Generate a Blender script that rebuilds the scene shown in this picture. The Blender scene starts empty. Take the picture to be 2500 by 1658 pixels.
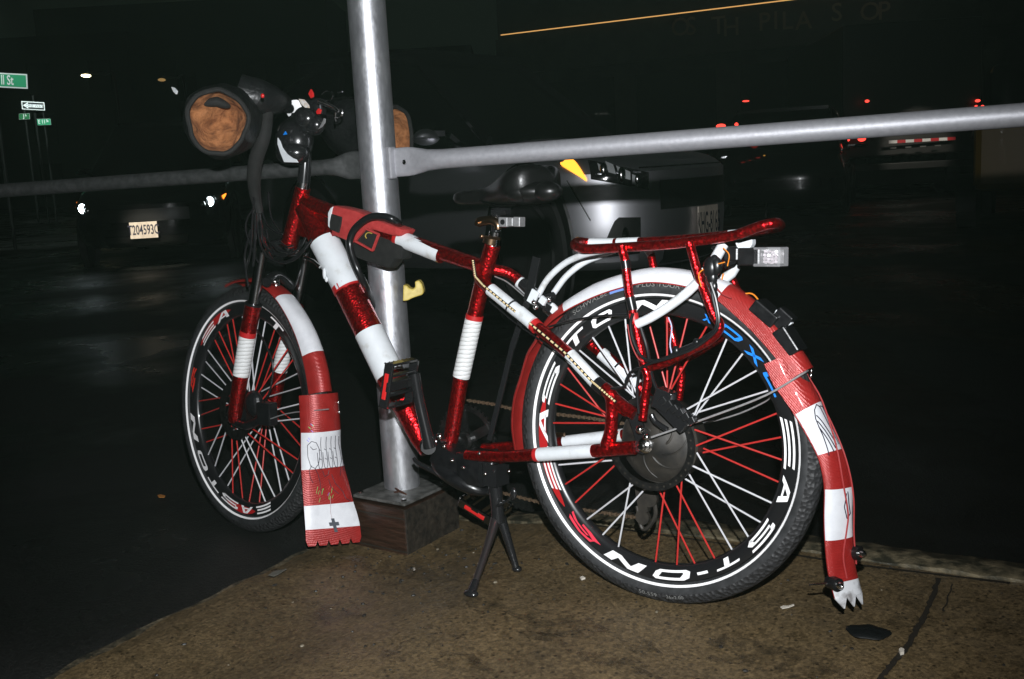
import bpy, math, random
from math import sin, cos, pi, sqrt, atan2, radians
from mathutils import Vector, Matrix, Euler
random.seed(7)
C = bpy.context.scene.collection
# ------------------------------------------------------------------ camera, world, flash, exposure
CAM = Vector((0.948, -1.824, 0.8966)); ROT = Euler((1.4056, 0.0542, 0.6044), 'XYZ'); FPX = 2560.5
cd = bpy.data.cameras.new('camera'); cam = bpy.data.objects.new('camera', cd); C.objects.link(cam)
cam.location = CAM; cam.rotation_euler = ROT; cd.sensor_width = 36; cd.lens = 36*FPX/2500; cd.clip_end = 2000; cd.clip_start = 0.02
bpy.context.scene.camera = cam
W = bpy.data.worlds.new('World'); bpy.context.scene.world = W; W.use_nodes = True
W.node_tree.nodes['Background'].inputs[0].default_value = (0.0022, 0.0030, 0.0025, 1)
W.node_tree.nodes['Background'].inputs[1].default_value = 1.0
bpy.context.scene.view_settings.view_transform = 'Standard'; bpy.context.scene.view_settings.look = 'None'
bpy.context.scene.view_settings.exposure = 0.0
bpy.context.scene.cycles.use_denoising = True
HAZE = 0.00095
RM = ROT.to_matrix()
ld = bpy.data.lights.new('camera_flash', 'SPOT'); lo = bpy.data.objects.new('camera_flash', ld); C.objects.link(lo)
ld.energy = 350; ld.color = (0.95, 0.975, 1.0); ld.spot_size = radians(86); ld.spot_blend = 1.0; ld.shadow_soft_size = 0.012
lo.location = CAM + RM @ Vector((0.02, 0.17, 0.03)); lo.rotation_euler = (RM @ Euler((radians(-2.5), radians(5), 0)).to_matrix()).to_euler()

# ------------------------------------------------------------------ rays through the survey points of the photograph
def ray(x, y):
    return RM @ Vector(((x-1250)/FPX, -(y-829)/FPX, -1))
def GZ(x, y, z=0.0):                       # point on a horizontal plane
    d = ray(x, y); return CAM + d*((z-CAM.z)/d.z)
def DP(x, y, dist):                        # point at a depth in metres
    return CAM + ray(x, y)*dist
LEAN = -0.0781
BI = Matrix.Rotation(-LEAN, 3, 'X'); CB = BI @ CAM
def P(x, y, Y=0.0):                        # bicycle frame coordinates, plane y = Y
    d = BI @ ray(x, y); return CB + d*((Y-CB.y)/d.y)
FN = Vector((0.14, 0.989, -0.051)).normalized()          # front wheel axle direction (to the far side)
FC = Vector((-1.259, -0.0161, 0.284)) + FN*0.04
def PF(x, y, off=0.0):                     # steered front assembly: plane at an offset along its axle
    d = BI @ ray(x, y); q = FC + FN*off; return CB + d*((q-CB).dot(FN)/d.dot(FN))

# ------------------------------------------------------------------ node materials
def mat(name, col=(0.5,0.5,0.5), rough=0.5, metal=0.0, emit=None, es=1.0, spec=0.5, coat=0.0, trans=0.0, alpha=1.0):
    m = bpy.data.materials.new(name); m.use_nodes = True; b = m.node_tree.nodes['Principled BSDF']
    b.inputs['Base Color'].default_value = (*col, 1); b.inputs['Roughness'].default_value = rough
    b.inputs['Metallic'].default_value = metal; b.inputs['Specular IOR Level'].default_value = spec
    b.inputs['Coat Weight'].default_value = coat; b.inputs['Transmission Weight'].default_value = trans
    b.inputs['Alpha'].default_value = alpha
    if emit: b.inputs['Emission Color'].default_value = (*emit, 1); b.inputs['Emission Strength'].default_value = es
    return m
def nd(m, t, **kw):
    n = m.node_tree.nodes.new(t)
    for k, v in kw.items():
        if k in n.inputs: n.inputs[k].default_value = v
        else: setattr(n, k, v)
    return n
def lk(m, a, ao, b, bi): m.node_tree.links.new(a.outputs[ao], b.inputs[bi])
def bsdf(m): return m.node_tree.nodes['Principled BSDF']
def tc(m, scale=(1,1,1), rot=(0,0,0)):
    t = nd(m, 'ShaderNodeTexCoord'); mp = nd(m, 'ShaderNodeMapping'); mp.inputs['Scale'].default_value = scale
    mp.inputs['Rotation'].default_value = rot; lk(m, t, 'Object', mp, 'Vector'); return mp
def ramp(m, src, so, stops):
    r = nd(m, 'ShaderNodeValToRGB'); e = r.color_ramp.elements
    while len(e) < len(stops): e.new(0.5)
    for i, (p_, c_) in enumerate(stops): e[i].position = p_; e[i].color = (*c_, 1) if len(c_) == 3 else c_
    lk(m, src, so, r, 'Fac'); return r
def bump(m, src, so, strength=0.3, dist=0.002):
    b = nd(m, 'ShaderNodeBump'); b.inputs['Strength'].default_value = strength; b.inputs['Distance'].default_value = dist
    lk(m, src, so, b, 'Height'); lk(m, b, 'Normal', bsdf(m), 'Normal'); return b
def noise(m, mp, scale, detail=4, rough=0.55):
    n = nd(m, 'ShaderNodeTexNoise'); n.inputs['Scale'].default_value = scale; n.inputs['Detail'].default_value = detail
    n.inputs['Roughness'].default_value = rough; lk(m, mp, 'Vector', n, 'Vector'); return n
def g(v): return (v, v, v)

def speck(name, c0, c1, scale, rough=0.5, metal=0.0, bs=0.2, bd=0.001, stops=(0.35, 0.65), **kw):
    m = mat(name, c0, rough, metal, **kw); mp = tc(m); n = noise(m, mp, scale)
    r = ramp(m, n, 'Fac', [(stops[0], c0), (stops[1], c1)]); lk(m, r, 'Color', bsdf(m), 'Base Color')
    bump(m, n, 'Fac', bs, bd); return m

# dark red prismatic tape: small cells that catch the light
RED = mat('red_prismatic_tape', (0.2, 0.004, 0.006), 0.30, 0.92, coat=0.5)
mp = tc(RED); v = nd(RED, 'ShaderNodeTexVoronoi'); v.inputs['Scale'].default_value = 190; lk(RED, mp, 'Vector', v, 'Vector')
r = ramp(RED, v, 'Color', [(0.2, (0.26, 0.003, 0.005)), (0.85, (0.66, 0.010, 0.014))]); lk(RED, r, 'Color', bsdf(RED), 'Base Color')
bump(RED, v, 'Distance', 0.75, 0.0013)
REDS = mat('red_tape_edge', (0.45, 0.012, 0.014), 0.45)
WHT = mat('white_reflective_tape', (0.74, 0.76, 0.77), 0.5)
mp = tc(WHT); n = noise(WHT, mp, 26, 5); n2 = noise(WHT, mp, 160, 3)
r = ramp(WHT, n, 'Fac', [(0.28, (0.50, 0.50, 0.48)), (0.42, (0.66, 0.69, 0.71)), (0.7, (0.72, 0.75, 0.78))]); lk(WHT, r, 'Color', bsdf(WHT), 'Base Color')
bump(WHT, n2, 'Fac', 0.25, 0.0008)
WRAP = mat('white_wrapped_tape', (0.72, 0.73, 0.72), 0.5)
mp = tc(WRAP, (1, 1, 1)); w = nd(WRAP, 'ShaderNodeTexWave'); w.bands_direction = 'Z'; w.inputs['Scale'].default_value = 32; w.inputs['Distortion'].default_value = 1.6
w.inputs['Detail Scale'].default_value = 2.0; lk(WRAP, mp, 'Vector', w, 'Vector')
r = ramp(WRAP, w, 'Fac', [(0.0, (0.34, 0.34, 0.33)), (0.07, (0.7, 0.71, 0.7)), (1.0, (0.75, 0.76, 0.76))]); lk(WRAP, r, 'Color', bsdf(WRAP), 'Base Color'); bump(WRAP, w, 'Fac', 0.5, 0.0012)
def flapmat(name, c0, c1):
    m = mat(name, c0, 0.36, 0.15, coat=0.25); mp = tc(m, (1, 1, 1), (0.4, 0.5, 0.7)); w = nd(m, 'ShaderNodeTexWave')
    w.inputs['Scale'].default_value = 120; w.inputs['Distortion'].default_value = 2.4; w.inputs['Detail'].default_value = 3; w.inputs['Detail Scale'].default_value = 3
    lk(m, mp, 'Vector', w, 'Vector'); n = noise(m, mp, 40, 4)
    r = ramp(m, n, 'Fac', [(0.3, c0), (0.7, c1)]); lk(m, r, 'Color', bsdf(m), 'Base Color'); bump(m, w, 'Fac', 0.45, 0.0009); return m
FLAPR = flapmat('red_scaled_vinyl', (0.27, 0.014, 0.012), (0.36, 0.022, 0.020))
FLAPW = speck('white_vinyl', (0.62, 0.63, 0.66), (0.72, 0.73, 0.76), 30, 0.35, stops=(0.3, 0.6), bs=0.1)
DIRTY = speck('scuffed_white_vinyl', (0.24, 0.23, 0.23), (0.62, 0.63, 0.65), 38, 0.5, stops=(0.35, 0.56))
STRIPE = mat('reflective_white', (0.97, 0.96, 0.96), 0.3)
BLUE = mat('blue_sticker', (0.012, 0.22, 0.75), 0.4)
PINK = mat('pinkish_red_sticker', (0.86, 0.05, 0.09), 0.4)
ORED = mat('orange_red_sticker', (0.85, 0.03, 0.015), 0.4)
RUB = speck('tyre_rubber', (0.018, 0.019, 0.020), (0.036, 0.037, 0.039), 60, 0.6, bs=0.5, bd=0.001)
TREAD = mat('tyre_tread', (0.021, 0.021, 0.022), 0.6)
mp = tc(TREAD); v = nd(TREAD, 'ShaderNodeTexVoronoi'); v.inputs['Scale'].default_value = 110; lk(TREAD, mp, 'Vector', v, 'Vector')
bump(TREAD, v, 'Distance', 1.0, 0.004)
PRINT = mat('grey_moulded_lettering', (0.2, 0.2, 0.19), 0.5)
RIM = mat('black_rim', (0.011, 0.011, 0.012), 0.3, 0.0, coat=0.3)
SPW = mat('white_spoke_sleeve', (0.56, 0.56, 0.58), 0.4)
SPR = mat('red_spoke_sleeve', (0.46, 0.026, 0.022), 0.4)
BLK = speck('black_plastic', (0.005, 0.005, 0.006), (0.011, 0.011, 0.012), 80, 0.3, bs=0.3)
BLKM = mat('black_painted_metal', (0.012, 0.012, 0.013), 0.22, 0.0, coat=0.5)
CABLE = mat('black_cable', (0.009, 0.009, 0.01), 0.28)
CHROME = mat('chrome', (0.62, 0.61, 0.6), 0.18, 1.0)
STAN = mat('dark_chrome_stanchion', (0.25, 0.25, 0.26), 0.22, 1.0)
ALU = speck('brushed_aluminium', (0.5, 0.5, 0.5), (0.62, 0.62, 0.63), 200, 0.34, 0.7)
BRONZE = mat('bronze_link', (0.32, 0.2, 0.12), 0.3, 1.0)
GOLD = mat('gold_pad', (0.85, 0.66, 0.36), 0.35, 0.1)
CHAIN = speck('rusty_chain', (0.10, 0.065, 0.04), (0.2, 0.14, 0.09), 300, 0.5, 0.6)
HUBM = speck('dusty_hub_shell', (0.010, 0.0095, 0.009), (0.035, 0.030, 0.024), 28, 0.5, 0.1, bs=0.3, bd=0.002)
DISC = speck('dark_disc_steel', (0.05, 0.05, 0.05), (0.10, 0.10, 0.1), 60, 0.3, 0.9)
VINYL = speck('black_saddle_vinyl', (0.003, 0.003, 0.003), (0.0055, 0.0055, 0.0055), 120, 0.36, bs=0.35)
FLEECE = mat('brown_fleece', (0.40, 0.15, 0.05), 0.95)
mp = tc(FLEECE); n = noise(FLEECE, mp, 45, 6, 0.6); n2 = noise(FLEECE, mp, 300, 3)
r = ramp(FLEECE, n, 'Fac', [(0.3, (0.14, 0.052, 0.017)), (0.5, (0.285, 0.112, 0.038)), (0.72, (0.37, 0.155, 0.06))]); lk(FLEECE, r, 'Color', bsdf(FLEECE), 'Base Color'); bump(FLEECE, n, 'Fac', 0.9, 0.012)
NYL = speck('black_nylon', (0.004, 0.0045, 0.005), (0.009, 0.0095, 0.010), 14, 0.42, bs=0.9, bd=0.012)
CLOTHR = speck('red_fabric', (0.36, 0.022, 0.022), (0.46, 0.04, 0.038), 90, 0.8, bs=0.3)
CLOTHB = speck('black_fabric', (0.0045, 0.0045, 0.0045), (0.010, 0.0095, 0.009), 60, 0.85, bs=0.4)
WIRER = mat('red_wire', (0.33, 0.035, 0.035), 0.5); WIREO = mat('orange_wire', (0.7, 0.22, 0.02), 0.4); WIREW = mat('white_wire', (0.5, 0.52, 0.7), 0.4)
INK = mat('dark_ink_line', (0.02, 0.018, 0.03), 0.5)
REFL = mat('red_reflector', (0.6, 0.02, 0.02), 0.25, emit=None)
GALV = mat('galvanised_steel', (0.5, 0.5, 0.52), 0.4, 0.86)
mp = tc(GALV, (1, 1, 0.45)); n = noise(GALV, mp, 26, 6, 0.65); n2 = noise(GALV, mp, 140, 4, 0.7)
r = ramp(GALV, n, 'Fac', [(0.3, (0.42, 0.42, 0.45)), (0.5, (0.56, 0.57, 0.60)), (0.72, (0.70, 0.71, 0.73))]); lk(GALV, r, 'Color', bsdf(GALV), 'Base Color')
rr = ramp(GALV, n2, 'Fac', [(0.3, g(0.33)), (0.75, g(0.52))]); lk(GALV, rr, 'Color', bsdf(GALV), 'Roughness'); bump(GALV, n2, 'Fac', 0.35, 0.0008)
RAILM = speck('dull_galvanised_rail', (0.36, 0.36, 0.385), (0.41, 0.41, 0.435), 90, 0.52, 0.45, bs=0.4, bd=0.0012)
WOOD = mat('wet_brown_timber', (0.08, 0.03, 0.018), 0.35)
mp = tc(WOOD, (4, 4, 30)); n = noise(WOOD, mp, 3.0, 8, 0.7); n2 = noise(WOOD, tc(WOOD), 6, 3)
r = ramp(WOOD, n, 'Fac', [(0.3, (0.008, 0.006, 0.004)), (0.55, (0.034, 0.017, 0.011)), (0.75, (0.062, 0.034, 0.022))]); lk(WOOD, r, 'Color', bsdf(WOOD), 'Base Color'); bump(WOOD, n, 'Fac', 0.6, 0.003)
YEL = speck('scuffed_yellow_plastic', (0.45, 0.33, 0.05), (0.66, 0.52, 0.13), 50, 0.5)
# ground
CONC = mat('wet_brown_concrete', (0.2, 0.14, 0.08), 0.42)
mp = tc(CONC); a = noise(CONC, mp, 3.2, 8, 0.62); b_ = noise(CONC, mp, 150, 5, 0.75); c_ = noise(CONC, mp, 16, 6, 0.65)
ra = ramp(CONC, a, 'Fac', [(0.30, (0.080, 0.058, 0.031)), (0.5, (0.124, 0.087, 0.043)), (0.70, (0.152, 0.106, 0.051))])
rb = ramp(CONC, b_, 'Fac', [(0.32, g(0.42)), (0.5, g(0.95)), (0.66, g(1.35))])
rc = ramp(CONC, c_, 'Fac', [(0.30, g(0.5)), (0.42, g(1.0)), (1.0, g(1.08))])
m1 = nd(CONC, 'ShaderNodeMix', data_type='RGBA', blend_type='MULTIPLY'); m1.inputs[0].default_value = 1; m2 = nd(CONC, 'ShaderNodeMix', data_type='RGBA', blend_type='MULTIPLY'); m2.inputs[0].default_value = 1
lk(CONC, ra, 'Color', m1, 6); lk(CONC, rb, 'Color', m1, 7); lk(CONC, m1, 2, m2, 6); lk(CONC, rc, 'Color', m2, 7); vv_ = nd(CONC, 'ShaderNodeTexVoronoi'); vv_.inputs['Scale'].default_value = 48; lk(CONC, mp, 'Vector', vv_, 'Vector')
rv = ramp(CONC, vv_, 'Distance', [(0.10, g(0.22)), (0.22, g(1.0))]); vc = nd(CONC, 'ShaderNodeTexVoronoi'); vc.inputs['Scale'].default_value = 130; lk(CONC, mp, 'Vector', vc, 'Vector'); rv2 = ramp(CONC, vc, 'Color', [(0.2, g(0.72)), (0.8, g(1.25))])
m3 = nd(CONC, 'ShaderNodeMix', data_type='RGBA', blend_type='MULTIPLY'); m3.inputs[0].default_value = 1; m4 = nd(CONC, 'ShaderNodeMix', data_type='RGBA', blend_type='MULTIPLY'); m4.inputs[0].default_value = .95
lk(CONC, m2, 2, m3, 6); lk(CONC, rv2, 'Color', m3, 7); lk(CONC, m3, 2, m4, 6); lk(CONC, rv, 'Color', m4, 7); lk(CONC, m4, 2, bsdf(CONC), 'Base Color')
rr = ramp(CONC, c_, 'Fac', [(0.3, g(0.25)), (0.6, g(0.55))]); lk(CONC, rr, 'Color', bsdf(CONC), 'Roughness'); bump(CONC, b_, 'Fac', 0.7, 0.0022)
KERBD = speck('wet_gutter_stone', (0.03, 0.028, 0.02), (0.15, 0.12, 0.075), 30, 0.4, bs=1.0, bd=0.01, stops=(0.42, 0.75))
KERB = speck('weathered_kerb_stone', (0.035, 0.033, 0.022), (0.22, 0.18, 0.11), 26, 0.4, bs=0.8, bd=0.008, stops=(0.42, 0.72))
ASPH = mat('wet_asphalt', (0.012, 0.013, 0.012), 0.2)
mp = tc(ASPH); a = noise(ASPH, mp, 0.55, 6, 0.6); b_ = noise(ASPH, mp, 120, 4, 0.7)
ra = ramp(ASPH, b_, 'Fac', [(0.3, (0.005, 0.0055, 0.005)), (0.75, (0.018, 0.019, 0.017))]); lk(ASPH, ra, 'Color', bsdf(ASPH), 'Base Color')
rr = ramp(ASPH, a, 'Fac', [(0.40, g(0.22)), (0.55, g(0.6))]); lk(ASPH, rr, 'Color', bsdf(ASPH), 'Roughness'); bump(ASPH, b_, 'Fac', 0.8, 0.006)
STAIN = mat('wet_black_gum', (0.007, 0.008, 0.008), 0.4)

# ------------------------------------------------------------------ mesh helpers
class MB:
    def __init__(s): s.v = []; s.f = []; s.m = []
    def add(s, v, f, mi=0):
        o = len(s.v); s.v += [Vector(p) for p in v]; s.f += [tuple(i+o for i in q) for q in f]; s.m += [mi]*len(f); return s
    def build(s, name, mats, parent=None, smooth=True, bevel=0):
        me = bpy.data.meshes.new(name); me.from_pydata([tuple(p) for p in s.v], [], s.f)
        if not isinstance(mats, (list, tuple)): mats = [mats]
        for m in mats: me.materials.append(m)
        for i, p in enumerate(me.polygons): p.material_index = min(s.m[i], len(mats)-1); p.use_smooth = smooth
        me.update()
        o = bpy.data.objects.new(name, me); C.objects.link(o)
        if smooth:
            try: me.shade_smooth_by_angle = None
            except Exception: pass
            md = o.modifiers.new('edges', 'EDGE_SPLIT'); md.split_angle = radians(42); md.use_edge_sharp = False
        if bevel:
            b = o.modifiers.new('bevel', 'BEVEL'); b.width = bevel; b.segments = 2; b.limit_method = 'ANGLE'
            if smooth: o.modifiers.move(1, 0)
        if parent: o.parent = parent
        return o
    def box(s, c, d, R=None, mi=0):
        c = Vector(c); v = []
        for sx in (-1, 1):
            for sy in (-1, 1):
                for sz in (-1, 1):
                    q = Vector((sx*d[0]/2, sy*d[1]/2, sz*d[2]/2)); v.append(c + (R @ q if R else q))
        return s.add(v, [(0,1,3,2),(4,6,7,5),(0,4,5,1),(2,3,7,6),(0,2,6,4),(1,5,7,3)], mi)
    def beam(s, a, b, w, h, up=Vector((0,0,1)), mi=0):
        a = Vector(a); b = Vector(b); x = (b-a); L = x.length; x.normalize(); y = up.cross(x)
        if y.length < 1e-4: y = Vector((0,1,0)).cross(x)
        y.normalize(); z = x.cross(y); R = Matrix((x, y, z)).transposed()
        return s.box((a+b)/2, (L, w, h), R, mi)
    def tube(s, pts, r, seg=14, mi=0, sm=0, cap=True, flat=None, closed=False):
        pts = [Vector(p) for p in pts]
        if not isinstance(r, (list, tuple)): r = [r]*len(pts)
        if sm:
            np_, nr = [], []; n = len(pts)
            for i in range(n if closed else n-1):
                p0 = pts[(i-1) % n] if (closed or i > 0) else pts[i]*2-pts[i+1]; p1 = pts[i]; p2 = pts[(i+1) % n]
                p3 = pts[(i+2) % n] if (closed or i+2 < n) else p2*2-p1
                for k in range(sm):
                    t = k/sm
                    np_.append(0.5*((2*p1)+(p2-p0)*t+(2*p0-5*p1+4*p2-p3)*t*t+(3*p1-p0-3*p2+p3)*t**3)); nr.append(r[i]*(1-t)+r[(i+1) % n]*t)
            if not closed: np_.append(pts[-1]); nr.append(r[-1])
            pts, r = np_, nr
        n = len(pts); T = []
        for i in range(n):
            if closed: t = pts[(i+1) % n]-pts[i-1]
            else: t = pts[min(i+1, n-1)]-pts[max(i-1, 0)]
            T.append(t.normalized())
        u = T[0].orthogonal().normalized()
        if flat: u = (Vector(flat)-T[0]*Vector(flat).dot(T[0])).normalized()
        v = []; f = []
        for i in range(n):
            u = (u-T[i]*u.dot(T[i])).normalized(); w = T[i].cross(u)
            for k in range(seg):
                a = 2*pi*k/seg; v.append(pts[i]+(u*cos(a)+w*sin(a))*r[i])
        for i in range(n if closed else n-1):
            for k in range(seg):
                j = (i+1) % n; f.append((i*seg+k, i*seg+(k+1) % seg, j*seg+(k+1) % seg, j*seg+k))
        if cap and not closed:
            f.append(tuple(reversed(range(seg)))); f.append(tuple((n-1)*seg+k for k in range(seg)))
        return s.add(v, f, mi)
    def lathe(s, prof, c=(0,0,0), axis='y', seg=48, mi=0, a0=0, a1=2*pi, mis=None):   # prof: (radius, along)
        c = Vector(c); full = abs(a1-a0-2*pi) < 1e-6; n = seg if full else seg+1; v = []
        for i in range(n):
            a = a0+(a1-a0)*i/seg
            for (r, t) in prof:
                q = {'y': Vector((r*cos(a), t, r*sin(a))), 'z': Vector((r*cos(a), r*sin(a), t)), 'x': Vector((t, r*cos(a), r*sin(a)))}[axis]; v.append(c+q)
        m = len(prof)
        for i in range(seg):
            j = (i+1) % n
            for k in range(m-1):
                s.add([v[i*m+k], v[i*m+k+1], v[j*m+k+1], v[j*m+k]], [(0,1,2,3)], mis[k] if mis else mi)
        return s
    def rod(s, a, b, r, seg=12, mi=0): return s.tube([a, b], r, seg, mi)
    def prism(s, poly, n, th, mi=0):     # poly of 3D points, thickened along n
        poly = [Vector(p) for p in poly]; n = Vector(n).normalized()*th; k = len(poly)
        v = poly+[p+n for p in poly]; f = [tuple(range(k)), tuple(reversed(range(k, 2*k)))]
        f += [(i, i+k, (i+1) % k+k, (i+1) % k) for i in range(k)]
        return s.add(v, f, mi)
    def ell(s, c, rad, R=None, nu=20, nv=12, mi=0, fn=None):
        c = Vector(c); v = []; f = []
        for j in range(nv+1):
            for i in range(nu):
                th = pi*j/nv; ph = 2*pi*i/nu; q = Vector((rad[0]*sin(th)*cos(ph), rad[1]*sin(th)*sin(ph), rad[2]*cos(th)))
                if fn: q = fn(q)
                v.append(c+(R @ q if R else q))
        for j in range(nv):
            for i in range(nu): f.append((j*nu+i, (j+1)*nu+i, (j+1)*nu+(i+1) % nu, j*nu+(i+1) % nu))
        return s.add(v, f, mi)
def weld(o, d=1e-5):
    import bmesh
    b = bmesh.new(); b.from_mesh(o.data); bmesh.ops.remove_doubles(b, verts=b.verts, dist=d); bmesh.ops.recalc_face_normals(b, faces=b.faces); b.to_mesh(o.data); b.free(); return o
def tag(o, label=None, cat=None, group=None, kind=None):
    if label: o['label'] = label
    if cat: o['category'] = cat
    if group: o['group'] = group
    if kind: o['kind'] = kind
    return o
def empty(name, loc=(0,0,0), rot=(0,0,0)):
    o = bpy.data.objects.new(name, None); C.objects.link(o); o.location = loc; o.rotation_euler = rot; o.empty_display_size = 0.1; return o
_tx = {}
def text_geo(body, size=1.0, shear=0.0, bold=0.0):
    k = (body, size, shear, bold)
    if k in _tx: return _tx[k]
    cu = bpy.data.curves.new('t', 'FONT'); cu.body = body; cu.size = size; cu.shear = shear; cu.offset = bold; cu.resolution_u = 3
    cu.align_x = 'CENTER'; cu.align_y = 'CENTER'
    ob = bpy.data.objects.new('t', cu); C.objects.link(ob); dg = bpy.context.evaluated_depsgraph_get()
    me = bpy.data.meshes.new_from_object(ob.evaluated_get(dg)); v = [p.co.copy() for p in me.vertices]; f = [tuple(p.vertices) for p in me.polygons]
    bpy.data.objects.remove(ob); bpy.data.curves.remove(cu); bpy.data.meshes.remove(me); _tx[k] = (v, f); return v, f
def flat_text(mb, body, size, origin, ux, uy, mi=0, sx=1.0, bold=0.0):
    v, f = text_geo(body, size, 0, bold); origin = Vector(origin); ux = Vector(ux); uy = Vector(uy)
    mb.add([origin+ux*(p.x*sx)+uy*p.y for p in v], f, mi)
def smooth01(t): t = max(0, min(1, t)); return t*t*(3-2*t)

# ------------------------------------------------------------------ ground
def zs(x): return -0.046*smooth01((-0.32-x)/0.42)
def xl(y): return -0.985-0.06*(y-0.0)-0.006*sin(y*9)+0.004*sin(y*31+1)+0.003*sin(y*83)
def yk(x): return 0.362+0.078*x
mb = MB(); xs = [0]+[(i/90)**1.0 for i in range(1, 91)]; NU, NV = 90, 110; v = []; f = []
rn = random.Random(3)
for j in range(NV+1):
    for i in range(NU+1):
        u = i/NU; w_ = j/NV
        x0 = -0.985+u**1.6*4.5; yb = yk(x0); y = yb-(w_**1.7)*5.0; x = xl(y)+(x0+0.985)
        e = smooth01((x-xl(y))/0.05)
        z = zs(x)+0.0035*sin(x*7.3+y*3.1)*sin(y*5.7)+rn.uniform(-.0004, .0004) - (1-e)*(0.002+0.006*abs(sin(y*37)*sin(y*13)))
        v.append((x, y, z))
for j in range(NV):
    for i in range(NU): f.append((j*(NU+1)+i, (j+1)*(NU+1)+i, (j+1)*(NU+1)+i+1, j*(NU+1)+i+1))
k = len(v)
for j in range(NV+1): v.append((v[j*(NU+1)][0]-0.02, v[j*(NU+1)][1], -0.25))
for j in range(NV): f.append((k+j, k+j+1, (j+1)*(NU+1), j*(NU+1)))
mb.add(v, f); pav = mb.build('sidewalk', CONC); pav['kind'] = 'structure'
# score lines and cracks
CRACK = mat('joint_dirt', (0.02, 0.016, 0.011), 0.6)
def crack(name, pts, w):
    m = MB(); v = []; n = len(pts)
    for i, p in enumerate(pts):
        p = Vector(p); t = (Vector(pts[min(i+1, n-1)])-Vector(pts[max(i-1, 0)])); t.z = 0; t.normalize(); s_ = Vector((-t.y, t.x, 0))
        ww = w*(0.75+0.5*rn.random()); v += [p+s_*ww+Vector((0,0,.0045)), p-s_*ww+Vector((0,0,.0045))]
    m.add(v, [(2*i, 2*i+1, 2*i+3, 2*i+2) for i in range(n-1)]); o = m.build(name, CRACK); o['kind'] = 'structure'; return o
def poly_px(a, n=14, z=0.0, jit=3):
    pts = []
    for i in range(len(a)-1):
        for k_ in range(n):
            t = k_/n; x = a[i][0]*(1-t)+a[i+1][0]*t+rn.uniform(-jit, jit); y = a[i][1]*(1-t)+a[i+1][1]*t; pts.append(GZ(x, y, z))
    return pts
crack('sidewalk_joint', poly_px([(2293,1416),(2262,1500),(2215,1585),(2150,1660),(2080,1760)]), 0.005)
crack('sidewalk_crack', poly_px([(2326,1430),(2300,1505)], 10), 0.0015)
crack('sidewalk_crack', poly_px([(1330,1268),(1700,1322),(2100,1384),(2500,1432)], 12, 0, 0), 0.004)
# kerb
mb = MB(); v = []; f = []; n = 160
for i in range(n+1):
    x = -1.0+6.0*(i/n)**1.3; yy = yk(x); z = zs(x); jz = rn.uniform(-.004, .004)
    v += [(x, yy+0.004+rn.uniform(-.003,.003), z-0.02), (x, yy+0.006, z+0.004+jz), (x, yy+0.035+rn.uniform(-.006,.006), z+0.009+jz*.5), (x, yy+0.10+rn.uniform(-.004,.004), z+0.004+rn.uniform(-.003,.003)), (x, yy+0.125+rn.uniform(-.006,.006), z-0.012), (x, yy+0.13, -0.3)]
for i in range(n):
    for k_ in range(5): f.append((i*6+k_, (i+1)*6+k_, (i+1)*6+k_+1, i*6+k_+1))
mb.add(v, f); kb = mb.build('kerb', KERB); kb['kind'] = 'structure'
mb = MB(); v = []; f = []                       # left gutter edge stones
for i in range(61):
    y = 0.5-4.5*(i/60)**1.2; x = xl(y)
    v += [(x+0.006, y, zs(x)-0.006+rn.uniform(-.004,.004)), (x-0.010-rn.uniform(0,.010), y, -0.050+rn.uniform(-.004,.004)), (x-0.05, y, -0.3)]
for i in range(60):
    for k_ in range(2): f.append((i*3+k_, i*3+k_+1, (i+1)*3+k_+1, (i+1)*3+k_))
mb.add(v, f); kb = mb.build('kerb', KERBD); kb['kind'] = 'structure'
# road
mb = MB(); v = []; f = []
def spread(n, near, far): return [math.copysign((abs(t)**3)*far+abs(t)*near, t) for t in [(-1+2*i/n) for i in range(n+1)]]
gx = spread(70, 6, 400)
for a_ in gx:
    for b_ in gx:
        z = -0.055-0.07*smooth01((a_+0.7)/0.8)*smooth01((b_+0.5)/1.0)
        if a_ > -0.7 and b_ < 0.3: z = -0.2
        v.append((a_, b_, z))
n = len(gx)
for i in range(n-1):
    for j in range(n-1): f.append((i*n+j, (i+1)*n+j, (i+1)*n+j+1, i*n+j+1))
mb.add(v, f); rd = mb.build('road', ASPH); rd['kind'] = 'structure'

# ------------------------------------------------------------------ pole, block, rails
PX, PY_ = -0.832, 0.168
bl = empty('timber_block', (-0.812, 0.148, -0.05))
mb = MB(); mb.box((0, 0, 0.056), (0.19, 0.215, 0.132)); mb.m = [1, 1, 0, 0, 0, 0]; o = mb.build('block', [WOOD, speck('dark_block_face', (.010,.008,.006), (.032,.025,.018), 60, .6, bs=.8, bd=.004)], bl, False, 0.004)  # x-facing sides of the block use a darker brown
for z_ in (.012,.098): MB().box((-.0, -.1078, z_), (.19, .002, .0035)).build('saw_groove', CRACK, bl, False)
tag(bl, 'low brown wooden block on the sidewalk corner carrying the steel pole', 'wooden block')
pl = empty('steel_pole', (PX, PY_, 0.076)); tag(pl, 'tall round galvanised steel pole bolted onto a wooden block behind the bicycle', 'pole')
mb = MB(); mb.tube([(0,0,0.006),(0,0,0.4),(0,0,1.2),(0,0,2.6)], 0.0465, 40); mb.build('tube', GALV, pl)
mb = MB(); mb.box((0.018, -0.02, 0.004), (0.175, 0.19, 0.008)); mb.build('base_plate', speck('dirty_plate_steel', (.06,.06,.055), (.17,.17,.16), 40, .55, .3, bs=.4), pl, False, 0.002)
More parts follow.
